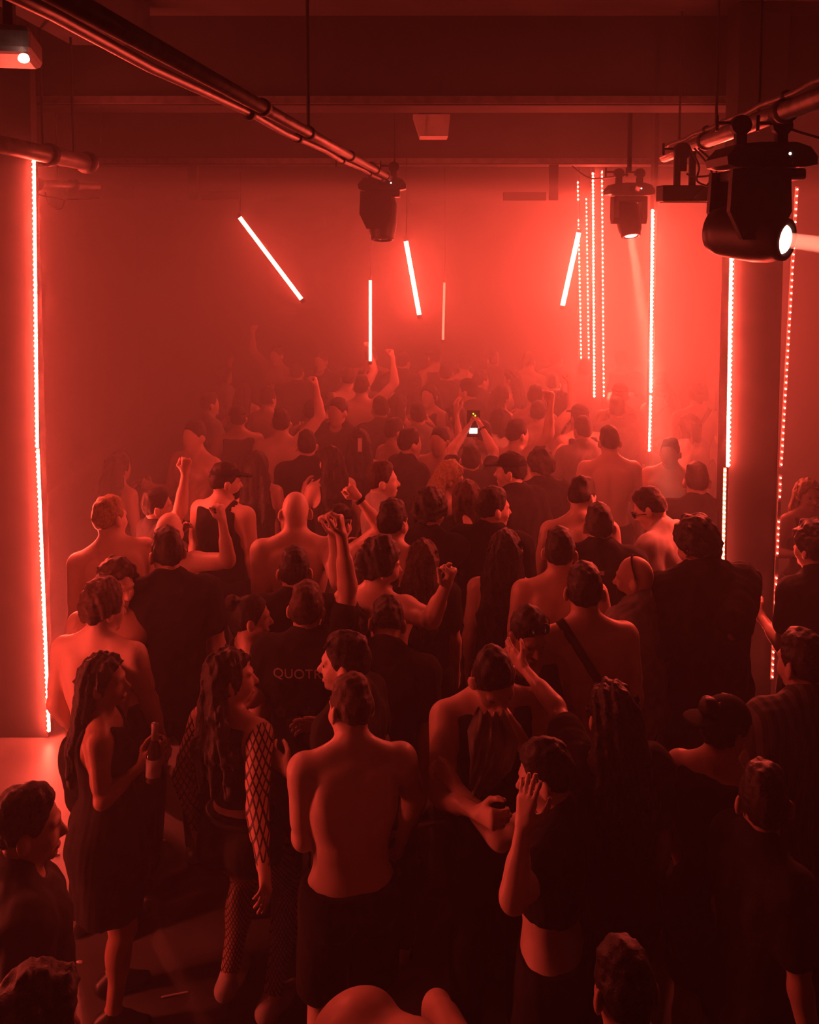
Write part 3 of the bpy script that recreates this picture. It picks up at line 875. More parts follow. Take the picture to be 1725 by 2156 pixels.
def make_strap(f, kind):
    s = 1 if kind == 'r' else -1                    # over which shoulder
    sh, hp = f.chs(s * .105, 0, 1.50), f.mid(-s * .16, 0, 1.07)
    c = (sh + hp) / 2; e1 = unit(sh - hp); e2 = f.Rc @ V(0, 1, 0); F = f.F
    pts = []
    for i in range(65):
        a = 2 * math.pi * i / 64; dr = e1 * math.cos(a) + e2 * math.sin(a)
        r = .34
        while r > .05:
            q = np.round((c + dr * r - F.lo) / F.h).astype(int)
            if (q >= 0).all() and (q < F.n).all() and F.F[tuple(q)] < 0: break
            r -= .004
        pts.append(c + dr * (r + .005))
    pts = [(pts[i - 1 if i else 63] + pts[i] * 4 + pts[(i + 1) if i < 64 else 1]) / 6 for i in range(65)]
    w = unit(np.cross(e1, e2)); bm = bmesh.new(); vs = []
    for p in pts:
        o = unit(p - c)
        vs.append([bm.verts.new(Vector(p + w * a + o * b)) for a, b in ((-.02, -.004), (.02, -.004), (.02, .006), (-.02, .006))])
    for i in range(64):
        for k in range(4): bm.faces.new((vs[i][k], vs[i][(k + 1) % 4], vs[i + 1][(k + 1) % 4], vs[i + 1][k]))
    mb = MB(); mb.bm.free(); mb.bm = bm
    me_obj(f, mb, 'shoulder_strap', M['black_cloth'])
# ------------------------------------------------------------------ pipes and fixtures under the ceiling
def pipe(name, pts, r, label, clamps=(), side=None, hang=()):
    root = thing(name, pts[0], label, 'pipe')
    MB().path(pts, r, 14).build('tube', M['steel'], root, True)
    p0, p1 = Vector(pts[0]), Vector(pts[-1]); d = p1 - p0
    if side:                                              # a thinner cable bundle strapped alongside
        off, rr = side
        MB().path([Vector(p) + Vector(off) + Vector((0, 0, .006 * math.sin(i * 2.1))) for i, p in enumerate([p0 + d * t / 14 for t in range(15)])], rr, 10).build('cable_bundle', M['steel'], root, True)
    for t in clamps:
        c = p0 + d * t; n = d.normalized(); m = MB()
        o = Vector(side[0]) * .5 if side else Vector((0, 0, 0))
        m.tube(c + o * 0 - n * .018, c + n * .018, r * 1.35, n=14)
        if side: m.tube(c + Vector(side[0]) - n * .018, c + Vector(side[0]) + n * .018, side[1] * 1.6, n=10)
        m.build('tape_wrap', M['tape'], root, True)
    for t in hang:
        c = p0 + d * t; m = MB(); m.tube(c + Vector((0, 0, r)), (c.x, c.y, ZC - .005), .008, n=8)
        m.build('hanger_rod', M['black_metal'], root)
    return root
def at_h(u, v, h): return at_z(u, v, HC + h)
g0, g1 = at_h(72, -40, .40), at_h(838, 384, .385)
g0 = g1 + (g0 - g1) * 1.05
pipe('lighting_pipe', [g0, g1], .022, 'long steel lighting pipe running diagonally under the ceiling to the centre spotlight',
     (.28, .40, .58, .76, .86), ((-.043, 0, -.022), .013), (.40, .96))
h0, h1 = at_h(-30, 298, .47), at_h(195, 345, .405)
h1 = h0 + (h1 - h0) * 1.0
pipe('lighting_pipe', [h0, h1], .052, 'thick dark pipe at the left edge above the LED pillar', (.56, .94), None, (.5, .8))
q0, q1 = at(-20, 385, 6.6), at(205, 392, 7.6)
pipe('cable_tray', [q0, q1], .035, 'lower horizontal bar crossing the left LED strip', (.4, .75), None, (.6,))
r0, r1 = at_h(1760, 193, .5), at_h(1400, 330, .5)
pipe('lighting_pipe', [r0, r1], .04, 'dark pipe running back along the right carrying the big spotlight', (.18, .62), ((.0, 0, .065), .014), (.3, .55, .85))

def clamp(m, c, r=.05):
    m.lathe([(-.02, r), (.02, r)], c, (0, 1, 0), 12)
    m.box((c[0], c[1], c[2] - r - .03), (.05, .04, .08), bevel=.006)
    m.tube((c[0] - r - .06, c[1], c[2] + .01), (c[0] - r, c[1], c[2] + .01), .008, n=8)
    m.box((c[0] - r - .06, c[1], c[2] + .01), (.012, .012, .07))

def moving_head(c, size, aim, label, on=None, yaw=0.0, side_on=False, lens_at=None, pole=False):
    """c: top centre of the base; size: base width"""
    c = Vector(c); k = size / .38
    root = thing('moving_head_light', c, label, 'spotlight', 'moving head spotlights on the pipes')
    Z = Vector((0, 0, 1)); rz = Matrix.Rotation(yaw, 3, 'Z'); ax = rz @ Vector((1, 0, 0)); ay = rz @ Vector((0, 1, 0))
    m = MB()
    m.prism([(-.19 * k, -.095 * k), (-.195 * k, -.06 * k), (-.15 * k, -.01 * k), (-.06 * k, 0), (.10 * k, 0), (.16 * k, -.02 * k), (.19 * k, -.06 * k), (.19 * k, -.095 * k), (.14 * k, -.105 * k), (-.15 * k, -.105 * k)],
            c, ax, Z, ay, .30 * k)
    m.build('base', M['black_plastic'], root)
    for s in (-1, 1):
        m = MB(); clamp(m, c + ax * (s * .09 * k) + Z * .085 * k, .045 * k); m.build('clamp', M['black_metal'], root)
    m = MB(); m.box(c + ay * (-.152 * k) + Z * -.05 * k + ax * .02 * k, (.10 * k, .004, .04 * k), rz.to_3x3() if yaw else None) if not yaw else None
    if not yaw: m.build('display_panel', M['glass'], root)
    ind = MB(); ind.lathe([(-.002, .006 * k), (.002, .006 * k)], c + ay * (-.153 * k) + Z * -.05 * k + ax * .07 * k, ay, 10)
    ind.build('indicator_lamp', M['indicator'], root)
    if pole:
        MB().tube(c + Z * .09 * k, (c.x, c.y, ZC - .004), .018, n=10).build('hanger_pole', M['black_metal'], root)
    # yoke
    m = MB(); zt = -.115 * k
    m.box(c + Z * (zt - .02 * k), (.285 * k, (.16 if not side_on else .32) * k, .05 * k), bevel=.012 * k)
    ux, uy = (ay, ax) if side_on else (ax, ay); wd = 1.65 if side_on else 1.0
    for s in (-1, 1):
        lo_ = -.30 * k if side_on else -.235 * k
        m.prism([(-.075 * k * wd, 0), (.075 * k * wd, 0), (.08 * k * wd, -.18 * k), (.045 * k * wd, lo_), (-.045 * k * wd, lo_), (-.08 * k * wd, -.18 * k)],
                c + ux * (s * (.14 if side_on else .122) * k) + uy * (-.05 * k if side_on else 0) + Z * zt, uy, Z, ux, .045 * k)
    m.build('yoke', M['black_plastic'], root)
    # head
    a = Vector(aim).normalized(); hc = c + Z * (zt - .19 * k)
    if side_on: k *= 1.12; hc = hc + Z * -.02
    if lens_at is not None: hc = Vector(lens_at) - a * .16 * k
    m = MB()
    m.lathe([(-.16 * k, .05 * k), (-.15 * k, .085 * k), (-.10 * k, .102 * k), (.04 * k, .104 * k), (.10 * k, .098 * k), (.135 * k, .085 * k), (.16 * k, .082 * k), (.165 * k, .062 * k), (.15 * k, .058 * k)], hc, a, 28)
    hd = m.build('lamp_head', M['black_plastic'], root, True)
    l = MB(); l.lathe([(.150 * k, .056 * k), (.156 * k, .052 * k), (.160 * k, .03 * k), (.162 * k, .004 * k)], hc, a, 24)
    l.build('lens', M['lens_on' if on else 'glass'], hd, True)
    if on:
        col, power, spread, rad = on
        ld = bpy.data.lights.new('spotlight_beam', 'AREA'); ld.shape = 'DISK'; ld.size = rad * 2; ld.spread = R(spread); ld.color = col; ld.energy = power
        lo = bpy.data.objects.new('spotlight_beam', ld); COL.objects.link(lo); lo.location = hc + a * .168 * k
        lo.rotation_euler = a.to_track_quat('-Z', 'Y').to_euler()
        lo.parent = root; lo.matrix_parent_inverse = Matrix.Translation(c).inverted()
    return root, hc
M['indicator'] = emitter('white_indicator', (1, .85, .8), 6)
M['lens_on'] = emitter('glowing_lens', (1, .45, .34), 9)
YM = 4.25
big = at(1602, 305, YM); s_ = FPX / YM
moving_head(big, 180 / s_, (.66, -.74, -.12), 'big black moving head spotlight at upper right throwing a white beam', ((1, .24, .15), 60, 5, .034), 0.0, True, at(1656, 505, YM - .15))
YC = 7.55
moving_head(at(806, 374, YC), 98 / (FPX / YC), (-.02, -.25, -1), 'centre moving head spotlight hanging from the end of the long pipe', None, 0.0, True)
YB = 7.3
moving_head(at(1325, 386, YB), 92 / (FPX / YB), (.08, -.35, -1), 'hazy moving head spotlight between the LED posts and the bar light', ((1, .2, .12), 6, 10, .03), pole=True)
# bar light beside the big spotlight
bc = at(1445, 408, 5.6); k = FPX / 5.6
root = thing('bar_light', bc, 'black box light hung on two posts from the right pipe', 'stage light')
MB().box(bc, (112 / k, .16, 34 / k), bevel=.006).build('housing', M['black_plastic'], root)
for du in (-16, 16):
    t = at(1443 + du, 318, 5.6); MB().box(((t.x), t.y, (t.z + bc.z) / 2), (.036, .03, t.z - bc.z), bevel=.003).build('hanging_post', M['black_metal'], root)
mm = MB(); clamp(mm, at(1437, 318, 5.6), .05); mm.build('clamp', M['black_metal'], root)
MB().box(bc + Vector((0, -.02, -18 / k)), (104 / k, .10, .006)).build('lens_strip', M['glass'], root)
# cables drooping around the pipe clamps
def cable(pts, label, r=.006, name='cable'):
    mb = MB(); P = [Vector(p) for p in pts]; out = []
    for i in range(len(P) - 1):
        a, b = P[max(i - 1, 0)], P[min(i + 2, len(P) - 1)]
        for t in [j / 8 for j in range(8)]:
            out.append(.5 * ((2 * P[i]) + (P[i + 1] - a) * t + (2 * a - 5 * P[i] + 4 * P[i + 1] - b) * t * t + (3 * P[i] - a - 3 * P[i + 1] + b) * t ** 3))
    out.append(P[-1]); mb.path(out, r, 6)
    return tag(mb.build(name, M['cable'], None, True), label, 'cable')
for i, q in enumerate(([(1462, 312), (1490, 345), (1500, 372), (1482, 398), (1462, 415)], [(1470, 312), (1500, 340), (1508, 365), (1470, 372), (1446, 366)],
                       [(1455, 315), (1472, 350), (1468, 380), (1490, 392)])):
    cable([at(u, v, 5.48 - .03 * i) for u, v in q], ('outer black cable looping down beside the box light', 'inner black cable loop behind the box light posts', 'short black cable hanging between the box light and big spotlight')[i])
cable([at(1500, 425, 5.4), at(1508, 438, 5.2), at(1522, 440, 5.0), at(1545, 425, 4.6), at(1560, 395, 4.4)], 'black cable sagging from the box light to the big spotlight')
cable([at(1655, 268, 4.2), at(1690, 280, 4.1), at(1760, 300, 3.9)], 'black cable running off right from the big spotlight')
cable([at(1205, 350, 9.58), at(1245, 375, 9.2), at(1322, 368, 7.31)], 'thin cable drooping left of the hazy spotlight', .008)
cable([at(60, 402, 6.9), at(100, 414, 6.9), at(150, 420, 6.9), at(210, 416, 7.0)], 'thin cable sagging under the bar on the left', .005)
cable([at(95, 405, 7.0), at(105, 432, 7.0), at(130, 438, 7.0), at(140, 402, 7.0)], 'cable loop hanging behind the left LED strip', .005)
# left foreground lamp
lc = at(30, 105, 2.9)
root = thing('stage_lamp', lc, 'blurred box lamp at the top left corner with a bright spot', 'stage light')
MB().box(lc + Vector((-.06, 0, .01)), (.24, .30, .085), Matrix.Rotation(.25, 3, 'Z'), bevel=.02).build('housing', M['channel'], root)
MB().lathe([(-.008, .014), (.0, .016), (.006, .01)], at(50, 124, 2.74), (.2, -.6, -.75), 16).build('lens', M['lens_on2'] if 'lens_on2' in M else M['lens_on'], root, True)
mm = MB(); mm.box(lc + Vector((-.02, .02, .16)), (.03, .03, .26), bevel=.003); mm.build('bracket', M['black_metal'], root)
# ceiling lamp box in the middle
cl = at(908, 262, 8.2); k = FPX / 8.2
root = thing('ceiling_lamp', cl, 'pale boxy lamp fixed under the ceiling in the middle', 'ceiling lamp')
zt = ZC
bm = MB(); bm.prism([(-38 / k, .05), (38 / k, .05), (34 / k, -.13), (-24 / k, -.13)], at(908, 258, 8.2), (1, 0, 0), (0, 0, 1), (0, 1, 0), .34)
bm.build('housing', M['white_case'], root)
t0 = at(905, 244, 8.2); MB().box((t0.x, t0.y, (t0.z + ZC) / 2), (.2, .22, ZC - t0.z - .004), bevel=.01).build('mounting_block', M['black_metal'], root)
# L shaped frames hanging from the far beam
def l_frame(u0, u1, vtop, vbot, Y, label):
    a, b = at(u0, vtop, Y), at(u0, vbot, Y); c = at(u1, vbot, Y)
    root = thing('hanging_frame', a, label, 'hanging frame')
    MB().box((a + b) / 2, (.085, .085, a.z - b.z), bevel=.004).build('upright', M['black_metal'], root)
    s = 1 if c.x > b.x else -1
    MB().box(((b.x + c.x) / 2 + s * .04, b.y, b.z + .04), (abs(c.x - b.x) - .08, .085, .085), bevel=.004).build('crossbar', M['black_metal'], root)
l_frame(408, 505, 347, 420, yb - .06, 'left L shaped dark frame hanging from the far beam')
l_frame(1166, 1060, 347, 422, yb - .06, 'right L shaped dark frame hanging from the far beam')
# cables hanging along the left beam
cable([at(212, 219, 6.41), at(213, 260, 6.41), at(211, 300, 6.41)], 'thin line hanging from the near beam on the left', .004)
cable([at(707, 320, 7.6), at(708, 335, 7.6), at(708, 352, 7.6)], 'short string dangling under the long pipe', .005)
# ------------------------------------------------------------------ the crowd: people nearest the viewpoint
A = person
# 1 bottom left man, close, facing right
A(62, 1660, d=2.75, turn=62, head=(8, 4, 0), top='tee', tcol='char_cloth', hair='fade', L='down', Rr='loose', hr='grip', skin='skin',
  label='man in dark t-shirt at the bottom left corner, facing right, with lit nape', wristband=1)
# 2 woman with curly hair
w2 = A(215, 1380, H=1.56, turn=78, sex='f', skin='skin_dark', hair='curlong' if False else 'long', hcol='hair_dark', head=(10, -2, 0), top='dress', bottom=None,
  Rr=('px', (215, 1690, -1), (300, 1610, 1)), hr='grip', L='bent', hl='grip', label='woman with long dark curls in a dark sleeveless dress holding a bottle at left')
# 3 fishnet woman
w3 = A(482, 1368, H=1.66, turn=22, sex='f', hair='long', head=(38, 4, -6), top='net', tcol='fishnet_big', bottom='hot', tights='fishnet', drop=.07, twist=8, lean=(-4, -3),
  L=('px', (375, 1655, -1), (420, 1760, -1)), Rr=('px', (556, 1640, -1), (572, 1745, -1)), feet=((-.13, .08, 4), (.12, .04, 10)), shoes='white_rubber',
  label='woman with long hair in fishnet sleeves and black high-waisted shorts')
# 4 shirtless man at the centre
m4 = A(738, 1422, H=1.66, turn=-14, skin='skin_pale', head=(-20, 8, 3), lean=(6, 2), bulk=1.08, bottom='shorts', hair='crop', hcol='hair_brown',
  L=('px', (640, 1790, 1), (630, 1735, 1)), hl='fist', wristband=-1, Rr=('px', (870, 1720, 1), (845, 1790, 1)), label='shirtless man in black shorts seen from behind in the middle foreground')
# 5 man covering his face
m5 = A(1046, 1398, turn=172, head=(-6, 30, 4), lean=(10, 4), top='tank', hair='crop', skin='skin', eyes=True,
  Rr=('px', (925, 1610, -1), (1000, 1640, -1)), hr='grip', L=('px', (1135, 1600, -1), (1085, 1530, -1)), hl='fist', label='man in a tank top lifting a dark cloth to his face')
# 6 person with bare belly, hands at the face
m6 = A(1135, 1562, H=1.62, turn=-72, sex='m', skin='skin_pale', head=(0, 14, 0), top='crop', hair='short',
  Rr=('px', (1003, 1800, 1), (965, 1700, 1)), hr='grip', L=('px', (1065, 1790, -1), (1108, 1690, 1)), hl='flat', pl=(.6, .6, .2), bottom='jeans',
  label='person in black crop top with bare belly and a hand over the face')
# 7 dark long haired woman
A(1290, 1440, H=1.68, turn=-12, sex='f', hair='long', top='tee', tcol='black_cloth', bottom='jeans', L=('px', (1195, 1565, 1), (1118, 1462, 1)), hl='flat', Rr='down', head=(4, 4, 0),
  label='woman in black with long dark hair seen from behind, left palm raised')
# 8 woman with backwards cap on the right
A(1540, 1468, H=1.64, turn=35, sex='f', hair='bun', cap='back', top='tank', L=('px', (1415, 1770, -1), (1455, 1880, 1)), Rr='bent', head=(25, 8, 4), bottom='skirt', twist=6,
  label='woman with a backwards cap and sleeveless top on the right, arm hanging')
# 9 striped shirt man
A(1690, 1330, turn=-15, top='shirt', tcol='striped', hair='short', head=(-10, 4, 0), L='bent', Rr='down', label='man in a striped shirt at the right edge')
# 10 close dark head on the right
A(1610, 1612, d=2.9, turn=72, sex='f', top='tee', hair='short', L='down', Rr='down', head=(-62, 4, 0), bulk=.94, label='person in black t-shirt close by, round dark head before the woman in the cap')
# 11 very close head at the bottom
A(1310, 1985, H=1.76, d=2.25, turn=-12, top='tank', hair='short', L='loose', Rr='down', head=(0, 10, 0), label='dark-haired person in tank top at the bottom edge, nearest on the right')
# 12 bending bare back at the bottom
A(995, 2450, H=1.66, turn=150, lean=(68, 0), head=(0, 10, 0), bottom='shorts', hair='crop', L='bent', Rr='bent', skin='skin', label='shirtless person bending forward at the bottom edge')
# bottom left close head
A(92, 2052, d=2.1, turn=40, top='tank', hair='curly', sex='f', skin='skin', L='bent', Rr='down', head=(10, 12, 0), label='dark curly head at the very bottom left corner')
# 13, 14, 15 left group
A(224, 1226, H=1.68, turn=12, skin='skin_pale', head=(34, 6, 0), bulk=1.0, hair='wild', hcol='hair_brown', L=('px', (115, 1490, -1), (150, 1570, 1)), Rr=('px', (300, 1490, 1), (335, 1570, 1)), lean=(4, 0),
  label='shirtless man with wavy hair beside the left LED strip')
A(250, 1185, H=1.66, turn=165, head=(-35, 10, 0), hair='curly', hcol='hair_brown', strap='r', L=('px', (325, 1360, 1), (350, 1440, -1)), Rr='down', label='shirtless man with a diagonal chest strap behind the wavy haired man')
A(350, 1113, H=1.78, turn=-8, head=(-22, 4, 0), bulk=1.08, top='tee', hair='short', L='down', Rr='down', label='broad man in black t-shirt seen from behind on the left')
A(357, 1076, H=1.66, turn=12, head=(8, 4, 0), hair='bald', skin='skin_pale', beard=True, L='bent', Rr=('px', (488, 1168, -1), (466, 1088, 1)), hr='fist', label='bald man on the left raising a fist')
A(228, 1046, H=1.78, turn=-30, head=(60, 4, 0), hair='short', hcol='hair_fair', skin='skin_pale', lean=(6, -4), L='down', Rr='bent', label='pale shirtless man glowing in the haze beside the left LED strip')
A(330, 1030, H=1.64, turn=60, head=(10, 0, 0), hair='short', top='tee', tcol='char_cloth', L='chest', Rr='up', hr='fist', label='man in profile with short hair behind the bald man on the left')
A(478, 975, turn=25, head=(40, 6, 0), hair='short', beard=True, cap='front', top='tank', strap='r', L='down', Rr='down', label='bearded man in a dark cap standing behind the raised fist')
# 18 woman in profile
A(530, 1254, H=1.55, turn=72, sex='f', hair='bun', top='tank', L='down', Rr=('px', (545, 1420, -1), (570, 1490, 1)), head=(6, 2, 0), label='woman in profile with tied hair and black tank top')
# 19 bald man
A(622, 1032, H=1.82, turn=-4, skin='skin_pale', bulk=1.06, head=(-4, 2, 0), hair='bald', necklace=True, L=('px', (555, 1255, -1), (590, 1320, 1)), Rr=('px', (722, 1190, -1), (700, 1115, 1)), hr='grip',
  label='bald shirtless man with a thin necklace seen from behind')
A(620, 1154, H=1.7, turn=0, top='tee', hair='short', hcol='hair_dark', head=(-4, 2, 0), L='down', Rr='down', label='man with tapered dark hair and black t-shirt in front of the bald man')
# 20 printed shirt
m20 = A(647, 1228, H=1.7, turn=4, top='tee', hair='short', head=(6, 4, 0), L='down', Rr=('px', (735, 1210, 1), (718, 1120, 1)), hr='grip', hcol='hair_brown', label='man in black t-shirt with lettering on the back')
A(716, 1064, H=1.62, turn=40, head=(-10, 8, 0), cap='back', top='tank', tcol='char_cloth', hair='short', L='chest', Rr=('px', (806, 1105, -1), (752, 1045, 1)), hr='fist', wristband=1, label='person in a black cap with a wristbanded arm raised')
A(803, 974, turn=78, head=(6, -2, 0), hair='crop', hcol='hair_brown', skin='skin_pale', top='tee', tcol='pale_cloth', L='down', Rr='bent', label='man in profile with quiff and pale top looking right')
A(828, 1054, H=1.79, turn=5, head=(26, 4, 0), hair='fade', skin='skin_pale', L='down', Rr='bent', label='shirtless man with fade haircut next to the raised wristband')
# 24
A(803, 1140, turn=28, head=(40, 4, 0), hair='wild', beard=True, necklace=True, skin='skin', L='down', Rr=('px', (905, 1262, -1), (938, 1212, -1)), hr='fist', label='bearded shirtless man with a cord necklace stretching an arm right')
A(893, 1138, H=1.58, turn=6, sex='f', hair='long', hcol='hair_brown', top='tee', L='down', Rr='down', head=(4, 6, 0), label='woman with long straight hair right of the bearded man')
A(908, 1034, H=1.74, turn=18, head=(18, 8, 0), hair='curly', top='tee', L='down', Rr=('px', (1005, 1180, 1), (985, 1105, 1)), hr='fist', label='man with dark curly hair and black t-shirt raising a fist')
A(955, 972, H=1.7, turn=70, sex='f', hair='long', hcol='hair_fair', top='tank', L='bent', Rr='down', head=(10, 14, 0), label='woman with long fair hair bending her head')
A(985, 1014, H=1.68, turn=15, sex='f', hair='bob', hcol='hair_brown', top='tee', L='down', Rr='down', head=(0, 4, 0), label='woman with bobbed brown hair beside the fair haired woman')
A(1040, 1028, turn=24, head=(45, 2, 0), bulk=1.06, hair='short', top='tee', L='down', Rr='down', label='man in black t-shirt showing his profile to the right, centre of the crowd')
m30 = A(992, 938, H=1.66, turn=4, head=(0, -4, 0), hair='short', top='tee', tcol='char_cloth', L=('px', (955, 960, 1), (985, 915, 1)), Rr=('px', (1045, 965, 1), (1018, 910, 1)), hl='grip', hr='grip', wristband=1, label='person holding a lit phone high with both arms')
A(1076, 954, H=1.79, turn=-30, head=(-40, 2, 0), cap='front', hair='short', skin='skin_pale', top='tee', L='down', Rr='bent', label='man in dark cap looking left behind the phone holder')
A(1138, 948, H=1.68, turn=-6, head=(-10, 4, 0), hair='wild', top='tee', bulk=1.08, L='down', Rr='down', label='broad man in black t-shirt with messy hair right of the capped man')
A(1180, 1113, turn=6, head=(8, 4, 0), hair='crop', skin='skin', L='down', Rr='bent', label='shirtless man with cropped hair before the tracksuit man')
A(1232, 1006, turn=10, head=(36, 18, 0), hair='fade', skin='skin_pale', lean=(6, -3), L='bent', Rr='down', label='shirtless man with bright nape bending his head to the right')
m35 = A(1262, 1062, turn=6, head=(-2, 4, 0), hair='short', top='jacket', L='down', Rr='bent', label='man in black track jacket with pale shoulder piping')
A(1232, 1188, H=1.78, turn=-8, head=(14, 4, 0), bulk=1.05, hair='short', skin='skin', strap='l', L='down', Rr='down', label='shirtless man with a diagonal black strap across his back')
m37 = A(1336, 1168, H=1.68, turn=-48, head=(-16, 4, 0), hair='bald', beard=True, top='loose', tcol='grey_cloth', L='down', Rr='down', label='bald bearded man with a strap over his head in a loose t-shirt')
A(1458, 1094, H=1.84, turn=-6, head=(-24, 8, 0), bulk=1.12, hair='wild', top='loose', bottom='jeans', L='bent', Rr=('px', (1512, 1290, -1), (1480, 1330, 1)), lean=(4, -4), label='broad man in black t-shirt standing beside the right pillar')
A(1468, 975, turn=8, head=(0, 4, 0), hair='fade', skin='skin_pale', top='tee', L='down', Rr='down', label='man with shaved nape glowing in the haze beside the right pillar')
A(1283, 898, turn=0, bulk=1.05, head=(0, 10, 0), hair='short', skin='skin_pale', L='bent', Rr='down', label='tall shirtless man in bright haze, bare back to us')
A(1352, 1030, turn=-50, head=(-10, 16, 0), lean=(12, 0), hair='short', top='tee', tcol='pale_cloth', L='bent', Rr='bent', glasses='face', label='man in pale t-shirt leaning over under the short LED piece')
# 42 cap man facing us
A(1124, 1294, H=1.66, turn=168, head=(-10, 24, 0), skin='skin_dark', hair='short', glasses='head', top='tank', eyes=True, Rr='bent', L='bent', label='man with sunglasses on his head facing us before the strapped back')
A(1066, 1118, H=1.68, turn=10, sex='f', hair='long', top='tank', skin='skin_pale', L='down', Rr='down', head=(4, 4, 0), label='woman with dark long hair and thin shoulder straps')
A(726, 1335, H=1.70, turn=-70, head=(-10, 2, 0), hair='short', glasses='head', skin='skin_pale', top='tee', L='bent', Rr='bent', eyes=True, label='man with sunglasses on his head in profile facing left')
m45 = A(815, 1260, H=1.66, shoes='white_rubber', turn=8, head=(-20, 26, 0), lean=(16, 4), bulk=1.12, hair='short', top='tee', L='down', Rr='down', label='broad man in black t-shirt bowing his head')
A(728, 1268, H=1.5, turn=-30, sex='f', hair='long', glasses='head', top='tank', L='down', Rr='bent', head=(-10, 4, 0), label='dark-haired woman behind the lettered t-shirt')
# 47 beyond the pillar
A(1704, 1010, d=6.6, H=1.68, turn=175, sex='f', hair='long', hcol='hair_fair', eyes=True, top='tank', L='bent', Rr='bent', label='fair haired woman facing us beyond the right pillar')
A(1716, 1105, turn=-30, hair='wild', top='tee', L='bent', Rr='down', label='dark-haired person in black at the right edge below the fair woman')
# ------------------------------------------------------------------ dancers deeper in the haze: a few figures, each copied
VAR = [
  dict(sex='m', hair='short', top='tee', L='down', Rr='down', txt='man in dark t-shirt'),
  dict(sex='m', hair='short', skin='skin_pale', L='bent', Rr='up', hr='fist', txt='shirtless man with an arm up'),
  dict(sex='f', hair='long', top='tank', L='chest', Rr='loose', txt='long haired woman in dark tank top'),
  dict(sex='m', hair='fade', top='tee', tcol='grey_cloth', L='chest', Rr='bent', txt='man in grey t-shirt'),
  dict(sex='m', hair='wild', skin='skin_pale', strap='r', L='down', Rr='bent', txt='shirtless man with chest strap'),
  dict(sex='f', hair='bob', top='tee', tcol='pale_cloth', L='fist', Rr='down', txt='bob haired woman in pale top'),
  dict(sex='m', hair='short', cap='front', top='tank', L='bent', Rr='chest', txt='capped man in tank top'),
  dict(sex='m', hair='crop', skin='skin', L='loose', Rr='drink', txt='crop haired shirtless man'),
]
protos = []
PLACED = []
for _o in list(COL.objects):
    if _o.get('category') == 'person': PLACED.append((_o.location.x, _o.location.y))
def pos_taken(u, Y):
    x = at(u, 850, Y).x
    return any(math.hypot(x - a, Y - b) < .36 for a, b in PLACED)
def copy_person(o):
    c = o.copy(); COL.objects.link(c)
    for ch in list(o.children):
        k = ch.copy(); COL.objects.link(k); k.parent = c
    return c
rng = random.Random(21)
for i, vd in enumerate(VAR):
    vd = dict(vd); txt = vd.pop('txt')
    protos.append([person(900, 800, H=1.74 if vd['sex'] == 'm' else 1.64, turn=0, h=.0145, label='x', eyes=False, **vd), txt, 0])
ROWS = [  # (depth, head row in the photo is set by the depth, columns of head centres)
  (7.35, 'first hazy row', [180, 262, 395, 548, 640, 700, 862, 1110, 1195, 1330, 1425]),
  (8.0, 'second hazy row', [300, 445, 585, 760, 830, 925, 1020, 1085, 1235, 1395]),
  (8.8, 'third hazy row', [250, 380, 505, 655, 715, 800, 880, 960, 1050, 1140, 1215, 1310, 1440]),
  (9.7, 'fourth hazy row', [330, 450, 560, 690, 760, 840, 905, 985, 1060, 1125, 1190, 1300, 1400, 1460]),
  (10.9, 'fifth hazy row', [300, 420, 520, 620, 735, 815, 870, 940, 1010, 1080, 1160, 1235, 1330, 1400]),
  (12.2, 'sixth hazy row', [360, 480, 580, 680, 780, 850, 915, 975, 1040, 1110, 1175, 1300, 1360]),
]
ORD = ['first', 'second', 'third', 'fourth', 'fifth', 'sixth', 'seventh', 'eighth', 'ninth', 'tenth', 'eleventh', 'twelfth', 'thirteenth', 'fourteenth', 'fifteenth']
for Y, rname, cols in ROWS:
    cols = [q for q in cols if q > 440 or (Y < 7.5 and q > 250)]
    for j, u in enumerate(cols):
        if pos_taken(u, Y + (.17 if j % 2 else -.17)): continue
        p = rng.choice(protos)
        f, txt, used = p
        o = f.body if not used else copy_person(f.body)
        p[2] = 1
        x = at(u, 850, Y).x; s = rng.uniform(.95, 1.04); yy = Y + (.17 if j % 2 else -.17) + rng.uniform(-.05, .05)
        PLACED.append((x, yy))
        o.location = (x, yy, 0); o.rotation_euler = (0, 0, R(rng.choice([0, 10, -15, 30, -35, 60, -60, 150, 20])))
        o.scale = (s, s, s)
        o['label'] = '%s, %s from the left in the %s' % (txt, ORD[j], rname); o['category'] = 'person'
        o['group'] = 'dancers deep in the haze'
# ------------------------------------------------------------------ things held, worn marks, litter
def text_on(f, txt, z, y, size, m, label, x=0.0):
    """raised print lying on the back of a shirt"""
    cu = bpy.data.curves.new('lettering', 'FONT'); cu.body = txt; cu.size = size; cu.align_x = 'CENTER'; cu.extrude = .0012; cu.space_character = 1.02
    ob = bpy.data.objects.new('tmp', cu); COL.objects.link(ob)
    bpy.context.view_layer.update()
    me = bpy.data.meshes.new_from_object(ob.evaluated_get(bpy.context.evaluated_depsgraph_get())); bpy.data.objects.remove(ob)
    # letters run left to right seen from behind; wrap them onto the curved back
    for v in me.vertices:
        p = v.co; xx = p.x + x
        yy = y + .55 * xx * xx - p.z
        w_ = f.chs(xx, yy, z + p.y); v.co = Vector(w_)
    me.materials.append(m); me.name = 'lettering'
    f.part('lettering', me, None, label)
M['print'] = mat('pale_print', (.60, .52, .48), .8, .2, noise=(60, (.45, .39, .36), .4, .6))
text_on(m20, 'QUOTRE', 1.385, -.158, .064, M['print'], 'pale lettering across the shoulders', .0)
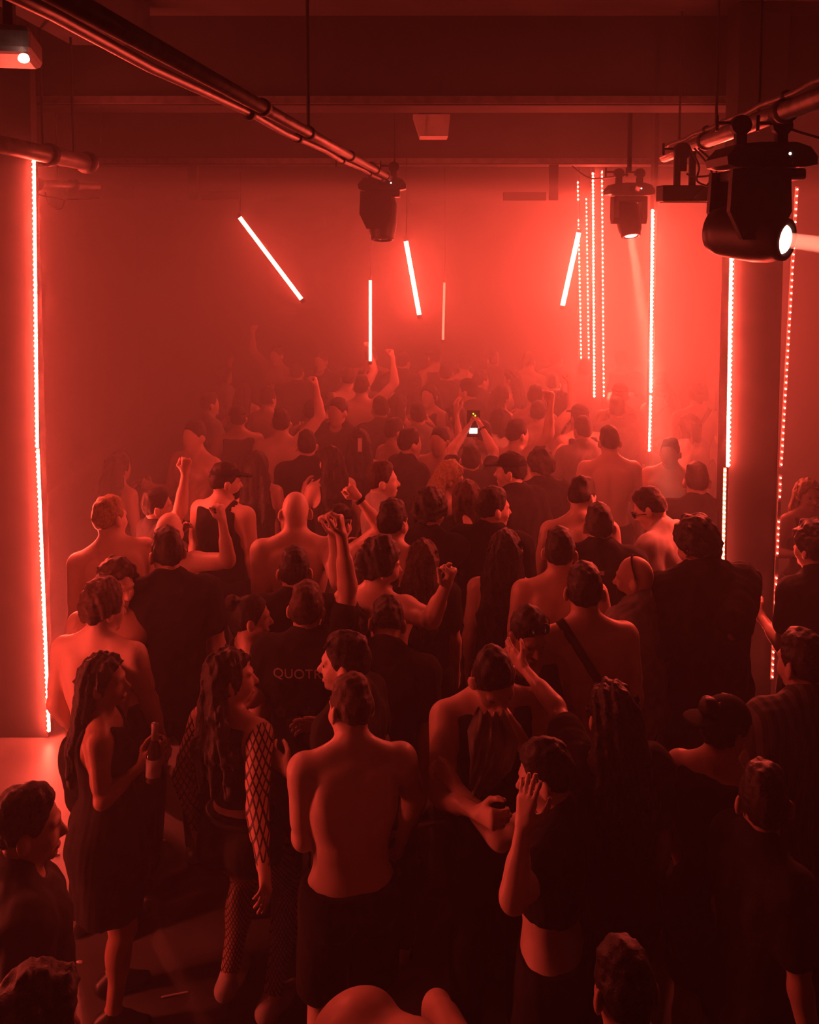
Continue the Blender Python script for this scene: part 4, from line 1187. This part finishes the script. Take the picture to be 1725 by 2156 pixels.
# dim floral print under the letters
mb = MB(); rs = random.Random(3)
for i in range(9):
    xx, zz = rs.uniform(-.10, .12), rs.uniform(1.08, 1.24)
    for k in range(5):
        a = k * 2 * math.pi / 5 + i; c = m20.chs(xx + .018 * math.cos(a), -.152 + .5 * xx * xx, zz + .018 * math.sin(a))
        mb.lathe([(-.004, .012), (.001, .012)], c, (0, -1, .1), 8)
me_obj(m20, mb, 'printed_flower_pattern', M['char_cloth'], False).__setitem__('kind', 'stuff')
# track jacket: neck label and shoulder piping
mb = MB(); mb.box(Vector(m35.chs(0, -.135, 1.425)), (.035, .006, .022)); me_obj(m35, mb, 'neck_label', M['pale_cloth'], False, 'small pale label below the collar')
for s in (-1, 1):
    S, E, W = m35.arms[s]; p0 = m35.chs(s * .075, -.03, 1.492); p1 = S + V(0, 0, .095); p2 = S + (E - S) * .35 + unit(V(s, -.25, .4)) * .092; p3 = S + (E - S) * .8 + unit(V(s, -.35, .1)) * .088
    mb = MB(); mb.path([Vector(p) for p in (p0, (p0 + p1) / 2 + V(0, 0, .012), p1, (p1 + p2) / 2 + V(s * .012, 0, .008), p2, p3)], .006, 6); me_obj(m35, mb, 'piping', M['pale_cloth'], True, 'pale piping along the sleeve')
# sunglasses strap over the bald head
mb = MB(); mb.path([Vector(m37.hed(.085 * math.cos(t), -.02 + .035 * math.sin(t), 1.665 + .104 * math.sin(t))) for t in [math.pi * i / 20 for i in range(21)]], .006, 6)
me_obj(m37, mb, 'head_strap', M['black_cloth'])
# belt of the high waisted shorts
mb = MB(); mb.path([Vector(w3.pel(.163 * math.sin(t), .121 * math.cos(t) - .004, 1.03)) for t in [2 * math.pi * i / 36 for i in range(37)]], .013, 6); me_obj(w3, mb, 'belt', M['leather'])
# mark on the pale sneaker
for s in (1, -1):
    mb = MB(); fx = .12 * s
    pts = [(fx + .052 * s, -.03, .05), (fx + .054 * s, -.035, .036), (fx + .054 * s, .0, .034), (fx + .05 * s, .05, .05), (fx + .045 * s, .085, .066)]
    mb.path([Vector(p) for p in pts], [.003, .008, .0075, .005, .002], 6); me_obj(m45, mb, 'curved_shoe_mark', M['black_cloth'])

def hand_pt(f, s, off=(0, 0, 0)):
    return Vector(f.to_room(f.hands[s])) + Vector(off)
# bottle held by the curly haired woman
hb = hand_pt(w2, 1); up = Vector((.05, .03, 1)).normalized()
c = hb - up * .05
root = thing('beer_bottle', c, 'glass bottle with a pale label held by the curly haired woman', 'bottle')
M['bottle'] = mat('brown_bottle_glass', (.06, .035, .02), .12, .6, noise=(6, (.07, .04, .022), .4, .6))
MB().lathe([(-.06, .028), (-.055, .031), (.05, .031), (.085, .022), (.11, .0135), (.165, .0125), (.17, .014), (.178, .014)], c, up, 20).build('glass_body', M['bottle'], root, True)
MB().lathe([(-.035, .0318), (.04, .0318)], c, up, 20).build('paper_label', M['pale_cloth'], root, True)
MB().lathe([(.112, .0146), (.15, .0138), (.178, .0148)], c, up, 16).build('foil_neck', M['white_case'], root, True)
# phone held high, its lit screen towards us
a, b = hand_pt(m30, -1), hand_pt(m30, 1); c = at(997, 892, (a.y + b.y) / 2 - .02)
root = thing('phone', c, 'phone with a small lit screen held up over the crowd', 'phone')
k = FPX / c.y
MB().box(c, (28 / k, .009, 58 / k), bevel=.003).build('case', M['black_plastic'], root)
sc_c = at(997, 907, c.y - .006); M['screen'] = emitter('phone_screen', (1, .93, .9), 2.2); M['dot'] = emitter('yellow_pixel', (.75, 1, .05), 1.6)
MB().box(sc_c, (17 / k, .004, 12 / k)).build('lit_screen', M['screen'], root)
for u, v in ((997, 871), (1001, 875)):
    q = at(u, v, c.y - .006); MB().lathe([(-.001, .007), (.002, .007)], q, (0, -1, 0), 10).build('indicator_dot', M['dot'], root)
# dark cloth the man lifts to his face
P = [at(u, v, m5.Y - dy) for u, v, dy in ((1010, 1492, .20), (1060, 1500, .22), (1092, 1545, .2), (1080, 1600, .2), (1040, 1650, .24), (1000, 1660, .24), (985, 1600, .22), (985, 1540, .2))]
cl = sum(P, Vector()) / len(P); bm = bmesh.new(); n = 14
L0 = [at(1005, 1490, m5.Y - .24), at(985, 1545, m5.Y - .27), at(990, 1600, m5.Y - .30), at(985, 1662, m5.Y - .32)]
L1 = [at(1062, 1498, m5.Y - .25), at(1092, 1560, m5.Y - .27), at(1075, 1620, m5.Y - .24), at(1022, 1668, m5.Y - .32)]
G = []
for i in range(16):
    t = i / 15 * 3; j = min(int(t), 2); q = t - j
    l, r = L0[j].lerp(L0[j + 1], q), L1[j].lerp(L1[j + 1], q)
    G.append([bm.verts.new(l.lerp(r, x / n) + Vector((0, .022 * math.sin(x * 1.5 + i * .35) - .03 * math.sin(math.pi * x / n), 0))) for x in range(n + 1)])
for i in range(15):
    for x in range(n): bm.faces.new((G[i][x], G[i][x + 1], G[i + 1][x + 1], G[i + 1][x]))
bmesh.ops.solidify(bm, geom=bm.faces[:], thickness=.006)
mb = MB(); mb.bm.free(); mb.bm = bm
tag(mb.build('shirt_cloth', M['grey_cloth'], None, True), 'crumpled dark cloth held up to the face by the man in a tank top', 'cloth')
# second phone seen raised further left
q = at(758, 937, 6.9); root = thing('phone', q, 'slim phone catching the light, raised left of the centre crowd', 'phone')
MB().box(q, (.03, .012, .10), bevel=.003).build('case', M['white_case'], root)
# litter on the floor
for i, (u, v, l) in enumerate(((120, 1798, 'pale paper scrap on the floor at far left'), (346, 1770, 'small pale scrap on the floor behind the curly haired woman'), (168, 2025, 'tiny scrap on the floor at lower left'), (365, 2095, 'thin straw lying on the floor before the fishnet woman'))):
    p = at_z(u, v, .006); m = MB()
    if 'straw' in l: m.path([p + Vector((-.05, -.012, 0)), p + Vector((.0, 0, .002)), p + Vector((.06, .016, 0))], .004, 6)
    else: m.box(p, (.035, .015, .006), Matrix.Rotation(.4 + i, 3, 'Z'), bevel=.001) if False else m.lathe([(-.004, .016), (.0, .017), (.004, .012)], p, (.1, .1, 1), 7, .45)
    tag(m.build('drinking_straw' if 'straw' in l else 'paper_scrap', M['white_rubber']), l, 'litter')
